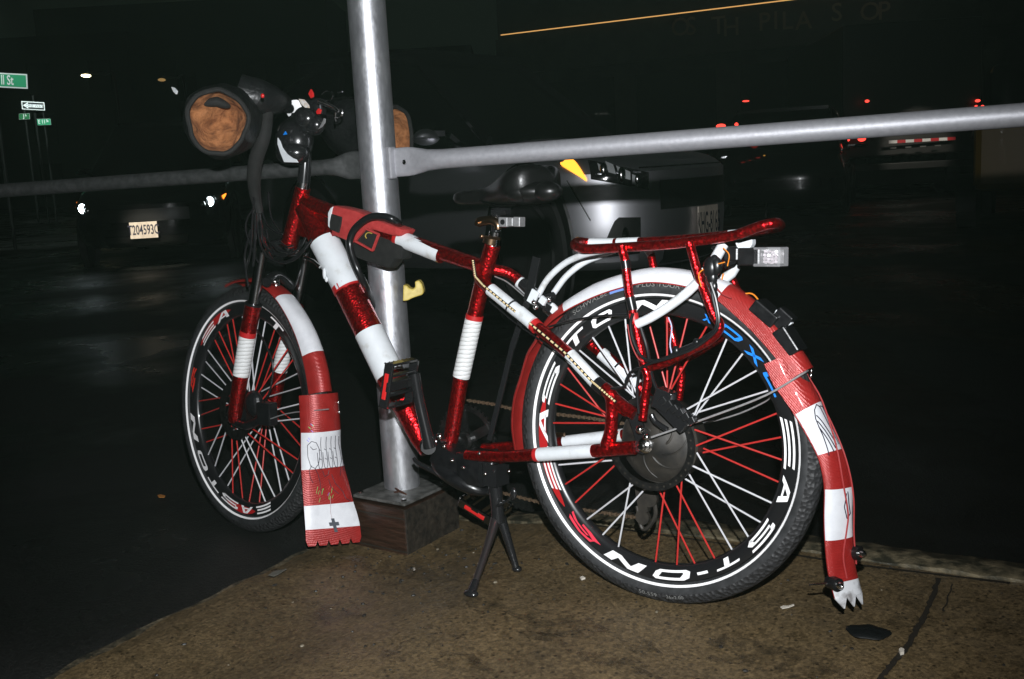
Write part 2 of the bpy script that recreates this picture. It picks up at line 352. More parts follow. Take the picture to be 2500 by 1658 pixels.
for sx, sy in ((-1,-1),(1,-1),(1,1),(-1,1)):
    mb = MB(); mb.lathe([(0,0.014),(0.006,0.013),(0.007,0.009),(0.007,0.008)], (0.018+sx*0.072, -0.02+sy*0.078, 0), 'z', 8); mb.build('bolt', CHROME, pl)
mb = MB()                                       # a twig lying on the plate
mb.tube([GZ(965,1192,.09), GZ(978,1200,.092), GZ(992,1207,.09)], [.0025,.004,.002], 6); mb.tube([GZ(962,1202,.09), GZ(978,1200,.092)], .002, 6)
tag(mb.build('twig', speck('wet_leaf', (0.05,0.02,0.015),(0.09,0.04,0.02),80,.4)), 'small dark twig lying on the base plate of the steel pole', 'twig')
RD = Vector((1.40, 0.36, 0.0)).normalized()
RAILD = speck('flash_dimmed_rail', (0.035, 0.037, 0.037), (0.065, 0.067, 0.067), 60, 0.6, 0.3, bs=0.4, bd=0.0012)  # darker colour stands in for the flash fading along the left rail
def rail(name, pts, radii, label, flatlen, rm_=None):
    r_ = empty(name, pts[0]); tag(r_, label, 'railing', 'rails bolted to the steel pole')
    base = Vector(pts[0]); d = (Vector(pts[-1])-base).normalized(); L = (Vector(pts[-1])-base).length; up = Vector((0,0,1)); sd = up.cross(d)
    mb = MB(); v = []; f = []; seg = 24; st = [0, flatlen*.45, flatlen*.75, flatlen*.95, flatlen*1.15, flatlen*1.5, flatlen*2.0, flatlen*2.6]+[flatlen*2.6+(L-flatlen*2.6)*i/8 for i in range(1, 9)]
    for s_ in st:
        t = smooth01((s_-flatlen*.7)/(flatlen*1.1)); rz = 0.035*(1-t)+radii*t; rx = 0.006*(1-t)+radii*t
        for k_ in range(seg):
            a = 2*pi*k_/seg; ca, sa = cos(a), sin(a); ex = 1-0.55*(1-t)
            v.append(d*s_+up*(rz*math.copysign(abs(sa)**ex, sa))+sd*(rx*ca))
    for i in range(len(st)-1):
        for k_ in range(seg): f.append((i*seg+k_, i*seg+(k_+1) % seg, (i+1)*seg+(k_+1) % seg, (i+1)*seg+k_))
    mb.add(v, f); mb.add([v[k_] for k_ in range(seg)], [tuple(range(seg))]); mb.add([v[-seg+k_] for k_ in range(seg)], [tuple(reversed(range(seg)))]); mb.build('pipe', rm_, r_)
    return r_
a0 = Vector((PX, PY_, 0.917)); RR = rail('guard_rail', [a0+Vector((0.045, -0.012, 0)), Vector((0.82, 0.565, 0.943))], 0.0235, 'straight grey pipe rail running from the pole to the right edge above the street', 0.072, RAILM)
mb = MB(); mb.box((0.012, -0.004, 0), (0.016, 0.024, 0.078)); mb.build('end_collar', RAILM, RR, False, 0.004)
mb = MB(); mb.lathe([(0,-0.006),(0.006,-0.005),(0.006,0)], (0.05, 0.004, 0), 'y', 8); mb.build('bolt', CHROME, RR)
RL = rail('guard_rail', [a0+Vector((-0.045, 0.004, 0.0)), Vector((-2.9, -0.28, 0.893))], 0.020, 'dim grey pipe rail running left from the pole behind the handlebars', 0.06, RAILD)
for (x_, y_) in ((2350,292),(2390,288)):
    q = DP(x_, y_, 2.16); mb = MB(); mb.lathe([(0,-0.003),(0.002,-0.003),(0.002,0.004)], q-Vector(RR.location), 'y', 8); mb.build('rivet', CRACK, RR)
# yellow plastic hook on the pole
mb = MB(); mb.prism([DP(x_, y_, 2.62) for x_, y_ in ((988,732),(989,692),(999,694),(1003,700),(1012,703),(1018,698),(1017,684),(1027,681),(1034,690),(1039,708),(1036,716),(1012,724),(1000,730))], (0.3,-0.5,0), 0.03)
tag(mb.build('cable_hook', YEL, None, False, 0.003), 'small scuffed yellow plastic hook sticking out behind the steel pole', 'hook')

# ------------------------------------------------------------------ bicycle
bike = empty('electric_bicycle', (0, 0, 0), (LEAN, 0, 0))
tag(bike, 'electric bicycle wrapped in dark red and white reflective tape leaning by the pole', 'bicycle')
TR, TM = 0.0245, 0.309
def torus_y(r): return -sqrt(max(TR*TR-(r-TM)**2, 1e-8))
STROKES = {  # wide italic letters as filled outlines in a unit box, x along the rim, y outward
 'N': [[(0,0),(.2,0),(.36,.62),(.62,0),(.85,0),(1.0,1),(.8,1),(.68,.40),(.42,1),(.18,1)]],
 'O': [[(0,.2),(.1,0),(.8,0),(.92,.25),(.86,.32),(.72,.25),(.2,.25),(.2,.4)], [(0,.2),(.2,.4),(.3,.75),(.2,1),(.06,.8)], [(.2,1),(.3,.75),(.85,.75),(1,.8),(.92,1)], [(.92,.25),(1,.8),(.85,.75),(.76,.3)]],
 'T': [[(.0,.78),(.05,1),(1,1),(.97,.78)], [(.34,0),(.56,0),(.66,.8),(.44,.8)]],
 'S': [[(.0,0),(.85,0),(.92,.22),(.03,.2)], [(.85,0),(1,.3),(.9,.58),(.72,.52),(.8,.25),(.7,.2)], [(.9,.58),(.15,.6),(.12,.42),(.8,.4)], [(.15,.6),(.02,.62),(.04,.9),(.14,1),(.2,.8)], [(.1,1),(1,1),(.97,.8),(.14,.8)]],
 'A': [[(0,0),(.2,0),(.62,.78),(.62,1),(.5,1)], [(.5,1),(.82,1),(1,0),(.78,0),(.66,.75)], [(.25,.22),(.85,.22),(.82,.4),(.36,.4)]],
 'E': [[(.0,0),(.96,0),(.98,.2),(.03,.2)], [(.05,.38),(.9,.38),(.92,.58),(.08,.58)], [(.1,.8),(.94,.8),(.96,1),(.13,1)]],
 '-': [[(0,.3),(1,.3),(1,.6),(0,.6)]],
 'X': [[(0,0),(.25,0),(1,1),(.75,1)], [(0,1),(.25,1),(1,.0),(.75,.0)]],
 'C': [[(0,.1),(.1,0),(1,0),(1,.25),(.2,.25)], [(0,.1),(.2,.25),(.25,.75),(.1,1)], [(.1,1),(.25,.75),(1,.75),(1,1)]],
 'e': [[(0,.35),(.35,0),(.62,.0),(.62,.22),(.4,.3),(.22,.55)], [(.0,.35),(.22,.55),(.25,.9),(.6,1),(.95,.85),(1,.55),(.8,.62),(.55,.78),(.35,.7)], [(.35,.45),(.75,.35),(1,.0),(1,.25),(.85,.5),(.4,.62)]],
}
def dense(poly, step=0.12):
    o = []
    for i in range(len(poly)):
        a, b = poly[i], poly[(i+1) % len(poly)]; L = math.dist(a, b); n = max(1, int(L/step))
        o += [(a[0]+(b[0]-a[0])*k/n, a[1]+(b[1]-a[1])*k/n) for k in range(n)]
    return o
def rim_glyph(mb, ch, deg0, deg1, r0, r1, mi, y=-0.0152):
    """deg0 = start of the letter, letters run clockwise as seen from the near side"""
    for poly in STROKES[ch]:
        pts = [];
        for (x, h) in dense(poly):
            a = radians(deg0+(deg1-deg0)*x); r = r0+(r1-r0)*h; pts.append(Vector((r*cos(a), y, r*sin(a))))
        mb.add(pts, [tuple(range(len(pts)))], mi)
def make_wheel(name, parent, M, spokes, glyphs, texts, hub_r, bands):
    # rim is the part; everything else hangs under it
    mb = MB(); prof = [(0.286,-0.0135),(0.287,-0.0148),(0.268,-0.0148),(0.258,-0.0105),(0.254,-0.004),(0.254,0.004),(0.258,0.0105),(0.268,0.0148),(0.287,0.0148),(0.286,0.0135)]
    mb.lathe(prof, seg=120); rim = weld(mb.build(name, RIM, parent)); rim.matrix_local = M
    mb = MB(); pr = []; mi = []
    for k_ in range(29):
        a = radians(-148+296*k_/28); rr_ = TM+TR*cos(a); pr.append((rr_+(0.0012 if abs(a) < 0.9 else 0), TR*sin(a)))
        mi.append(1 if 5 < k_ < 22 else 0)
    mb.lathe(pr, seg=160, mis=mi); weld(mb.build('tyre', [RUB, TREAD], rim))
    mb = MB()
    for sg in (-1, 1):
        pr = [(r_, sg*(-torus_y(r_)+0.0007)) for r_ in (0.2926, 0.294, 0.2955, 0.2972)]; mb.lathe(pr, seg=160)
    weld(mb.build('reflective_stripe', STRIPE, rim))
    for (p, q, m_) in spokes:
        mb = MB(); mb.tube([p, q], 0.00195, 7); mb.build('spoke', m_, rim)
    for (ch, d0, d1, r0, r1, mi_) in glyphs:
        mb = MB(); rim_glyph(mb, ch, d0, d1, r0, r1, 0); mb.build('rim_letter' if ch != 'e' else 'rim_emblem', [STRIPE, BLUE, PINK, ORED, REDS][mi_], rim, False)
    for (d0, d1, r0, r1, mi_) in bands:
        n = max(2, int(abs(d1-d0)/3)); v = []; mb = MB()
        for i in range(n+1):
            a = radians(d0+(d1-d0)*i/n); tt = sin(pi*i/n)**0.5 if 0 < i < n else 0.1
            rm = (r0+r1)/2; hh = (r1-r0)/2*tt; v += [Vector(((rm-hh)*cos(a), -0.01498, (rm-hh)*sin(a))), Vector(((rm+hh)*cos(a), -0.01498, (rm+hh)*sin(a)))]
        mb.add(v, [(2*i, 2*i+1, 2*i+3, 2*i+2) for i in range(n)]); mb.build('rim_band', REDS, rim, False)
    mb = MB()
    for (body, deg, size, rc, sx, up, mi_) in texts:
        v, f = text_geo(body, size)
        vv = []
        for p in v:
            a = radians(deg)-up*p.x*sx/rc; r_ = rc+up*p.y; vv.append(Vector((r_*cos(a), torus_y(r_)-0.0008, r_*sin(a))))
        mb.add(vv, f, mi_)
    if texts: mb.build('tyre_lettering', [PRINT, BLUE], rim, False)
    return rim
# rear wheel: spokes surveyed one by one
WC = Vector((0, 0, 0.333))
RS = [('W',1776,824,1696,1012),('W',1818,858,1680,1038),('W',1849,904,1674,1001),('W',1878,953,1661,1020),
 ('R',1900,1008,1713,1083),('R',1901,1067,1691,1110),('R',1906,1123,1710,1054),('R',1906,1179,1691,1083),
 ('W',1888,1230,1694,1139),('W',1860,1277,1669,1167),('W',1831,1316,1709,1118),('W',1791,1348,1678,1150),
 ('R',1748,1370,1653,1188),('R',1699,1383,1611,1201),('R',1653,1386,1664,1179),('R',1600,1381,1622,1199),
 ('W',1508,1341,1538,1182),('W',1469,1309,1568,1201),('W',1428,1273,1540,1187),('W',1363,1135,1493,1124),
 ('R',1375,1185,1468,1123),('R',1401,1230,1500,1137),('R',1351,1033,1475,1033),('R',1351,984,1475,1016),('R',1365,936,1500,1022),('R',1383,895,1500,1045),
 ('W',1414,855,1560,978),('W',1445,821,1560,985),('W',1484,792,1560,975),('W',1529,786,1548,990),
 ('R',1578,764,1634,972),('R',1628,770,1629,965),('R',1679,773,1633,958),('R',1728,792,1632,962)]
sp = []
for i, (c_, x0, y0, x1, y1) in enumerate(RS):
    a = P(x0, y0, -0.004)-WC; sg = -0.022 if i % 2 == 0 else 0.006; b = P(x1, y1, sg)-WC
    a.y = -0.004; a = a.normalized()*0.2575 if a.length else a
    b2 = b+(b-a).normalized()*0.012
    sp.append((a, b2, SPW if c_ == 'W' else SPR))
def ang(x, y): q = P(x, y, -0.015)-WC; return math.degrees(atan2(q.z, q.x)) % 360
GR0, GR1 = 0.2635, 0.2845
gl = [('E',210,188,GR0,GR1,0),('A',187,171,GR0,GR1,0),('S',169,149,GR0,GR1,0),('T',141,128,GR0,GR1,0),('O',124,112,GR0,GR1,0),('N',105,84,GR0,GR1,0),
      ('X',69,65,.266,.279,1),('O',62,50,.266,.281,1),('X',47,38,.265,.281,1),('C',35,24,.266,.281,1),
      ('E',16,-6,GR0,GR1,0),('A',-8,-20,.265,GR1,0),('S',-28,-44,GR0,GR1,0),('T',-50,-62,.262,.280,0),('-',-66,-71,.266,.284,0),('O',-74,-92,GR0,GR1,0),('N',-95,-116,GR0,GR1,0),
      ('e',-119,-139,GR0,GR1,2)]
bd = [(217,166,.266,.287,4)]
tx = [('SCHWALBE', 119, 0.0135, 0.3155, 1.35, 1, 0), ('MARATHON', 106, 0.0, 0.3155, 1, 1, 1), ('PLUS TOUR', 89, 0.0135, 0.3155, 1.35, 1, 0), ('50-559', -93, 0.0115, 0.3175, 1.3, -1, 0), ('26x2.00', -82, 0.0095, 0.3175, 1.3, -1, 0)]
tx = [t for t in tx if t[2] > 0]
rw = make_wheel('rear_wheel', bike, Matrix.Translation(WC), sp, gl, tx, 0.09, bd)
mb = MB(); v = []
for i in range(9):
    a = radians(109.5-i*1.1)
    for r_ in (0.3105, 0.3195): v.append(Vector((r_*cos(a), torus_y(r_)-0.0008, r_*sin(a))))
mb.add(v, [(2*i, 2*i+1, 2*i+3, 2*i+2) for i in range(8)]); mb.build('tyre_badge', mat('pale_blue_print', (0.16, 0.27, 0.6), 0.5), rw, False)
# hub motor, disc, axle
mb = MB(); pr = [(0,-0.05),(0.02,-0.05),(0.03,-0.044),(0.06,-0.040),(0.074,-0.034),(0.079,-0.03),(0.079,-0.024),(0.084,-0.024),(0.084,0.02),(0.079,0.03),(0.04,0.04),(0,0.045)]
mb.lathe(pr, (0.008,0,0.0), seg=72)
for k_ in range(7):                               # swirled fins
    a0_ = 2*pi*k_/7; pts = []
    for i in range(9):
        t = i/8; r_ = 0.022+0.048*t; a = a0_+t*1.15; pts.append(Vector((0.008+r_*cos(a), -0.0455+0.010*t, r_*sin(a))))
    mb.tube(pts, [0.0012]+[0.003]*7+[0.001], 6)
hub = weld(mb.build('hub_motor', HUBM, rw))
mb = MB(); v = []; f = []; N_ = 90                 # vented disc ring
mb.lathe([(0.0805,-0.046),(0.0955,-0.046),(0.0958,-0.0455),(0.0958,-0.0442),(0.0955,-0.0437),(0.0805,-0.0437),(0.0803,-0.045),(0.0805,-0.046)], (0.0,0,0), seg=96)
for k_ in range(36):
    a = 2*pi*k_/36; q = Vector((0.0885*cos(a), -0.0462, 0.0885*sin(a))); mb.lathe([(0,0),(0.0022,0)], q, 'y', 8, mi=1)
mb.build('brake_disc', [DISC, CRACK], rw)
mb = MB()
for (x_, r_, y0_, y1_) in ((0,0.008,-0.088,-0.03),(0,0.0125,-0.078,-0.070),(0,0.016,-0.0705,-0.068),):
    mb.lathe([(0,y0_),(r_*.7,y0_),(r_,y0_+.002),(r_,y1_)], (0,0,0), seg=20)
mb.build('axle_nut', CHROME, rw)

# front wheel
ez = Vector((0,0,1)); ez = (ez-FN*ez.dot(FN)).normalized(); ex = FN.cross(ez).normalized()
MF = Matrix(((ex.x, FN.x, ez.x, FC.x), (ex.y, FN.y, ez.y, FC.y), (ex.z, FN.z, ez.z, FC.z), (0,0,0,1))); MFI = MF.inverted()
if ex.x < 0: print('flip!')
sp = []
for k_ in range(40):
    ra_ = radians(172-k_*9); rim_p = Vector((0.2575*cos(ra_), -0.003 if k_ % 2 else 0.003, 0.2575*sin(ra_)))
    off = radians([62, 30, -30, -62][k_ % 4]); ha = ra_+off*0.9; hr = 0.045; sd_ = -0.03 if (k_//2) % 2 else 0.028
    hp = Vector((hr*cos(ha), sd_, hr*sin(ha))); sp.append((rim_p, hp, SPW if (k_//4) % 2 == 0 else SPR))
gl = [('e',176,160,GR0,GR1,3),('E',143,124,GR0,GR1,0),('A',122,108,GR0,GR1,0),('S',92,76,GR0,GR1,0),('T',66,52,GR0,GR1,0),
      ('N',207,188,GR0,GR1,0),('O',226,211,GR0,GR1,0),('T',243,229,GR0,GR1,0),('S',264,246,GR0,GR1,0),('A',279,267,.265,GR1,0),('E',298,282,GR0,GR1,0)]
gl = [(c, a, b, r0, r1, m) for (c, a, b, r0, r1, m) in gl]
fw = make_wheel('front_wheel', bike, MF, sp, gl, [], 0.03, [(281,252,.266,.287,4),(145,106,.268,.288,4)])
mb = MB(); mb.lathe([(0,-0.055),(0.012,-0.055),(0.02,-0.045),(0.05,-0.032),(0.052,-0.026),(0.03,-0.02),(0.03,0.02),(0.05,0.026),(0.05,0.03),(0,0.05)], seg=48); mb.build('hub', BLK, fw)
mb = MB(); mb.lathe([(0.052,-0.045),(0.08,-0.045),(0.08,-0.043),(0.052,-0.043),(0.052,-0.045)], seg=72)
for k_ in range(6):
    a = k_*pi/3; mb.beam((0.03*cos(a),-0.044,0.03*sin(a)), (0.056*cos(a+.4),-0.044,0.056*sin(a+.4)), 0.002, 0.008, Vector((0,1,0)))
mb.build('brake_disc', DISC, fw)

# ---- frame tubes
def seg_tube(name, pts, r, m, sm=0, seg=18, par=bike): return MB().tube(pts, r, seg, 0, sm).build(name, m, par)
def cuff(name, a, b, r, m, par=bike): return seg_tube(name, [a, b], r, m, par=par)
fr = MB()
fr.tube([P(706,600), P(740,458)], [0.0215, 0.0195], 20)
fr.tube([P(742,505), P(790,590), P(806,616), P(954,919), P(1030,1072), P(1046,1104)], [0.024,0.0345,0.0355,0.0352,0.026,0.020], 24)
fr.tube([P(744,492), P(977,583), P(1180,652)], [0.019,0.0182,0.0165], 20)
fr.tube([P(1203,598), P(1186,655), P(1157,778), P(1126,920), P(1104,1054), P(1098,1082)], 0.0182, 20)
fr.prism([P(722,500,-.008), P(770,515,-.008), P(820,560,-.008), P(800,600,-.008), P(716,570,-.008)], (0,1,0), 0.016)
MB().tube([P(1085,1080,0)+Vector((0,-.036,0)), P(1085,1080,0)+Vector((0,.036,0))], 0.022, 20).build('crank_shell', BLK, bike)
frame = fr.build('frame', RED, bike)
def lerp(a, b, t): return Vector(a)+(Vector(b)-Vector(a))*t
def on(a, b, t0, t1): return lerp(a, b, t0), lerp(a, b, t1)
dt0, dt1 = P(806,616), P(954,919)
seg_tube('reflective_band', [P(791,588), P(806,616), P(850,704)], 0.0372, WHT, 0, 28); cuff('red_edge', P(844,693), P(851,708), 0.0374, REDS)
seg_tube('reflective_band', [P(901,810), P(953,917)], 0.0366, WHT, 0, 28)
cuff('reflective_band', P(977,583), P(1077,622), 0.0196, WHT); cuff('red_edge', P(970,580), P(978,583.5), 0.0198, REDS); cuff('red_edge', P(1073,621), P(1080,624), 0.0192, RED)
cuff('reflective_band', P(1157,778), P(1126,920), 0.0201, WRAP); cuff('red_edge', P(1159,769), P(1157,780), 0.0204, REDS)
# row of bright beads along the battery tube
# stays
nss = [P(1165,650,-.012), P(1172,680,-.02), P(1191,701,-.028), P(1255,754,-.036), P(1303,792,-.042), P(1387,862,-.052), P(1454,933,-.06), P(1473,949,-.062), P(1520,990,-.066), P(1550,1012,-.068)]
seg_tube('seat_stay', nss, [.012]+[.0125]*9, RED, 3)
cuff('reflective_band', P(1198,707,-.029), P(1303,792,-.042), 0.0145, WHT); cuff('red_edge', P(1299,788,-.041), P(1312,800,-.043), 0.0152, REDS)
cuff('reflective_band', P(1268,762,-.044), P(1300,789,-.047), 0.015, WHT)
cuff('cable_tie', P(1247,746,-.036), P(1249.5,748.5,-.036), 0.0158, CABLE)
cuff('reflective_band', P(1391,866,-.0525), P(1455,934,-.06), 0.0142, WHT); cuff('black_tape', P(1455,934,-.06), P(1478,954,-.062), 0.0146, BLK)
fss = [P(1205,658,.012), P(1235,664,.03), P(1262,680,.04), P(1300,716,.045), P(1370,778,.05), P(1440,838,.056), P(1510,895,.062), P(1563,948,.066), P(1590,985,.068)]
seg_tube('seat_stay', fss, .0125, RED, 3)
cuff('reflective_band', P(1268,688,.041), P(1318,732,.046), 0.0142, WHT); cuff('reflective_band', P(1335,748,.048), P(1372,780,.05), 0.0142, WHT)
cuff('reflective_band', P(1468,862,.058), P(1558,942,.066), 0.0142, WHT); cuff('cable_tie', P(1508,893,.062), P(1511,896,.062), 0.0152, CABLE)
ncs = [P(1140,1112,-.045), P(1223,1115,-.055), P(1312,1110,-.06), P(1450,1101,-.065), P(1550,1093,-.068)]
seg_tube('chain_stay', ncs, [.012,.0128,.0132,.0136,.014], RED, 3)
cuff('reflective_band', P(1314,1110,-.06), P(1449,1101,-.065), 0.0146, WHT); cuff('red_edge', P(1307,1110.5,-.06), P(1316,1110,-.06), 0.0149, REDS)
fcs = [P(1180,1095,.045), P(1370,1080,.055), P(1515,1062,.06), P(1560,1060,.066)]
seg_tube('chain_stay', fcs, .012, RED, 2); cuff('reflective_band', P(1378,1079,.056), P(1520,1062,.061), 0.0136, WHT)
mb = MB(); mb.tube([P(1474,945,-.066), P(1492,965,-.067), P(1494,1000,-.067), P(1492,1050,-.067), P(1482,1092,-.067)], [.012,.0145,.0125,.0135,.016], 16, 0, 3)
mb.prism([P(1500,968,-.062), P(1548,1005,-.062), P(1545,1022,-.062), P(1520,1015,-.062), P(1502,1000,-.062)], (0,1,0), 0.01)
mb.prism([P(1530,1008,-.066), P(1560,1000,-.066), P(1582,1085,-.066), P(1570,1110,-.066), P(1545,1100,-.066), P(1552,1075,-.066)], (0,1,0), 0.006, 1)
mb.build('dropout_brace', [RED, BLKM], bike)
# strip of gold pads running down the seat stay
sp_ = [P(1166,640,-.016)]+[Vector(p) for p in nss[1:9]]
path = []
for i in range(len(sp_)-1):
    for k_ in range(8): path.append(lerp(sp_[i], sp_[i+1], k_/8))
mb = MB(); off = [p+Vector((0,-.0152,.004)) for p in path]; mb.tube(off, 0.0030, 6)
for i in range(0, len(off)-1): mb.tube([lerp(off[i], off[i+1], .12)+Vector((0,-.0026,.0010)), lerp(off[i], off[i+1], .7)+Vector((0,-.0026,.0010))], .0021, 6, 1)
mb.build('light_strip', [BLKM, GOLD], bike)
# thin cables next to the seat stay
seg_tube('brake_cable', [P(1195,735,-.03), P(1260,790,-.05), P(1330,838,-.06), P(1400,892,-.066), P(1455,940,-.072)], .0016, CABLE, 4, 6)
seg_tube('brake_cable', [P(1208,675,0.0), P(1240,690,.0), P(1290,732,-.0)], .0016, ALU, 4, 6)

# ---- seat post and saddle
mb = MB(); mb.tube([P(1200,610), P(1209,566)], .0135, 16); mb.build('seat_post', CHROME, bike)
mb = MB(); mb.tube([P(1198,595), P(1201,581)], .0185, 20); mb.tube([P(1174,578,-.02), P(1222,583,-.012)], .0035, 8); mb.ell(P(1176,577,-.022), (.005,.005,.005)); mb.build('seat_clamp', BRONZE, bike)
mb = MB(); mb.tube([P(1167,545,-.02), P(1175,541,-.02), P(1200,538,-.02), P(1215,548,-.02), P(1216,560,-.02)], [.010,.011,.010,.009,.008], 12, 0, 3)
mb.lathe([(0,-.008),(.005,-.008),(.006,0)], P(1168,546,-.028), 'y', 12); mb.build('suspension_link', BRONZE, bike)
mb = MB(); mb.tube([P(1211,566), P(1215,520), P(1232,505)], [.011,.012,.010], 12, 0, 3); mb.tube([P(1206,520), P(1240,512)], .012, 10)
mb.build('seat_post_head', BLKM, bike)
mb = MB(); q = P(1252,542,-.03); Rm = Matrix.Rotation(radians(2), 3, 'Y')
for (dx, w_, h_) in ((-.019,.024,.021),(.0,.014,.019),(.0165,.018,.021)): mb.box(q+Vector((dx,0,0)), (w_,.022,h_), Rm)
mb.lathe([(0,-.0125),(.0055,-.0125),(.006,-.011)], q+Vector((-.019,0,0)), 'y', 14, mi=1); mb.build('clamp_block', [ALU, BLKM], bike, False, 0.002)
def saddle_pt(u, a):       # u 0 nose .. 1 tail, a around
    hw = 0.022+0.062*smooth01((u-0.3)/0.5)-0.035*smooth01((u-.88)/.12); L = 0.27
    hh = 0.020+0.020*smooth01((u-.35)/.5); x = L*u; zc = 0.012*sin(u*pi*1.0)*-1+0.022*u
    ca, sa = cos(a), sin(a); ex = .7
    y = hw*math.copysign(abs(ca)**ex, ca); z = hh*math.copysign(abs(sa)**ex, sa)
    z += (0.006 if sa > 0 else 0)*(abs(y)/0.09)
    if sa > 0: z -= 0.008*math.exp(-(y/0.018)**2)
    return Vector((x, y, zc+z))
mb = MB(); v = []; f = []; NU_, NA = 26, 28
so = P(1108,482); st_ = P(1380,455)
axs = (st_-so).normalized(); ups = Vector((-axs.z, 0, axs.x))
for i in range(NU_+1):
    u = i/NU_; sc = sqrt(max(0.02, 1-((abs(u-.5)*2)**6)))
    for k_ in range(NA):
        q = saddle_pt(u, 2*pi*k_/NA); c0 = saddle_pt(u, 0); zc = (saddle_pt(u, pi/2).z+saddle_pt(u, -pi/2).z)/2
        q = Vector((q.x, q.y*sc, zc+(q.z-zc)*sc)); v.append(so+axs*q.x+Vector((0,1,0))*q.y+ups*q.z)
for i in range(NU_):
    for k_ in range(NA): f.append((i*NA+k_, (i+1)*NA+k_, (i+1)*NA+(k_+1) % NA, i*NA+(k_+1) % NA))
f += [tuple(range(NA)), tuple(reversed(range(NU_*NA, NU_*NA+NA)))]
mb.add(v, f); sd = mb.build('saddle', VINYL, bike)
mb = MB(); mb.ell(P(1268,470,-.052), (.036,.028,.022)); mb.ell(P(1336,468,-.045), (.032,.026,.021)); mb.ell(P(1292,470,-.02), (.078,.058,.027)); mb.ell(P(1300,478,.0), (.06,.06,.016))
mb.build('saddle_spring', VINYL, sd)
mb = MB()
for sg in (-.022,.022): mb.tube([P(1150,478,sg*.6), P(1200,500,sg), P(1250,500,sg), P(1330,480,sg)], .0035, 8, 0, 4)
mb.build('saddle_rail', STAN, sd)

# ---- rear rack
rk = MB()
near = [(1403,598),(1418,606),(1443,608),(1536,603),(1629,597),(1699,589),(1769,579),(1803,572),(1843,557),(1873,548),(1897,545)]
farr = [(1902,554),(1862,563),(1800,572),(1700,582),(1600,589),(1500,593),(1440,593),(1412,590)]
loop = [P(x, y, -.065 if 1403 < x < 1890 else -.045) for x, y in near]+[P(x, y, .055 if 1412 < x < 1890 else .03) for x, y in farr]
rk.tube(loop, .0098, 14, 0, 3, closed=True)
rack = rk.build('rear_rack', RED, bike)
mb = MB(); mb.tube([P(1440,593,.055), P(1500,593,.055)], .0104, 10); mb.tube([P(1508,592.6,.055), P(1560,590.8,.055)], .0104, 10); mb.tube([P(1780,574,.055),P(1806,571.5,.055)], .0104, 10); mb.build('reflective_band', WHT, rack)
seg_tube('rack_leg', [P(x, y, -.082) for x, y in ((1518,600),(1521,618),(1526,636),(1533,690),(1537,722),(1550,789),(1562,846),(1572,893),(1581,920),(1576,964),(1569,1026))], .0088, RED, 3, 14, rack)
cuff('black_tape', P(1526,636,-.082), P(1529,656,-.082), .0096, BLK, rack); cuff('black_tape', P(1538,726,-.082), P(1545,757,-.082), .0096, BLK, rack)
cuff('reflective_band', P(1546,765,-.083), P(1549,785,-.083), .0094, REDS, rack)
seg_tube('rack_leg', [P(x, y, -.082) for x, y in ((1683,592),(1696,639),(1712,690),(1728,732),(1743,770),(1757,792),(1750,815),(1722,837),(1674,862),(1633,882),(1594,895),(1576,893))], .0088, RED, 4, 14, rack)
seg_tube('rack_leg', [P(x, y, .07) for x, y in ((1586,596),(1590,625),(1598,660),(1633,786),(1655,869),(1664,920),(1655,987),(1648,1020))], .0085, RED, 3, 12, rack)
seg_tube('rack_leg', [P(x, y, .07) for x, y in ((1762,600),(1776,655),(1798,706),(1815,752),(1790,800),(1720,852),(1668,880))], .0085, RED, 3, 12, rack)
cuff('reflective_band', P(1582,608,.069), P(1590,622,.069), .0098, WHT, rack)
mb = MB(); mb.tube([P(1556,791,-.092), P(1590,775,-.092), P(1633,748,-.09), P(1672,719,-.088), P(1703,690,-.084)], .0092, 12, 0, 3); mb.build('rack_brace', WHT, rack)
mb = MB(); mb.tube([P(1742,640,-.05), P(1752,622,-.04), P(1766,598,-.03)], .0105, 12); mb.build('rack_brace', WHT, rack)
mb = MB(); mb.tube([P(1762,686,.03), P(1785,668,.04), P(1796,650,.05)], .0105, 12); mb.build('rack_brace', WHT, rack)
mb = MB(); mb.tube([P(1716,655,-.03), P(1722,672,-.03)], .009, 10); mb.build('rack_brace', WHT, rack)
arc1 = [P(1313,722,-.02), P(1338,680,-.025), P(1376,645,-.03), P(1414,626,-.04), P(1450,616,-.05), P(1500,608,-.055)]
arc2 = [P(1352,715,.03), P(1383,674,.03), P(1424,642,.035), P(1462,626,.04), P(1500,612,.045)]
seg_tube('rack_stay', arc1, .0068, WHT, 4, 12, rack); seg_tube('rack_stay', arc2, .0068, WHT, 4, 12, rack)
mb = MB(); mb.box(P(1330,735,0), (.07,.05,.016), Matrix.Rotation(.5, 3, 'Y')); mb.tube([P(1300,738,-.03), P(1352,722,.02)], .009, 10); mb.tube([P(1275,690,.02), P(1330,745,.01)], .012, 12)
for q in (P(1304,739,-.04), P(1340,731,-.03), P(1308,750,-.04)): mb.ell(q, (.006,.006,.006), mi=1)
mb.build('stay_bridge', [BLKM, CHROME], bike)
mb = MB(); mb.box(P(1326,734,-.036), (.016,.008,.016), Matrix.Rotation(.6, 3, 'Y')); mb.box(P(1352,755,-.02), (.022,.008,.018), Matrix.Rotation(.7, 3, 'Y')); mb.box(P(1302,725,-.03),(.02,.006,.03), Matrix.Rotation(.5, 3, 'Y')); mb.build('reflective_band', WHT, bike, False, .001)

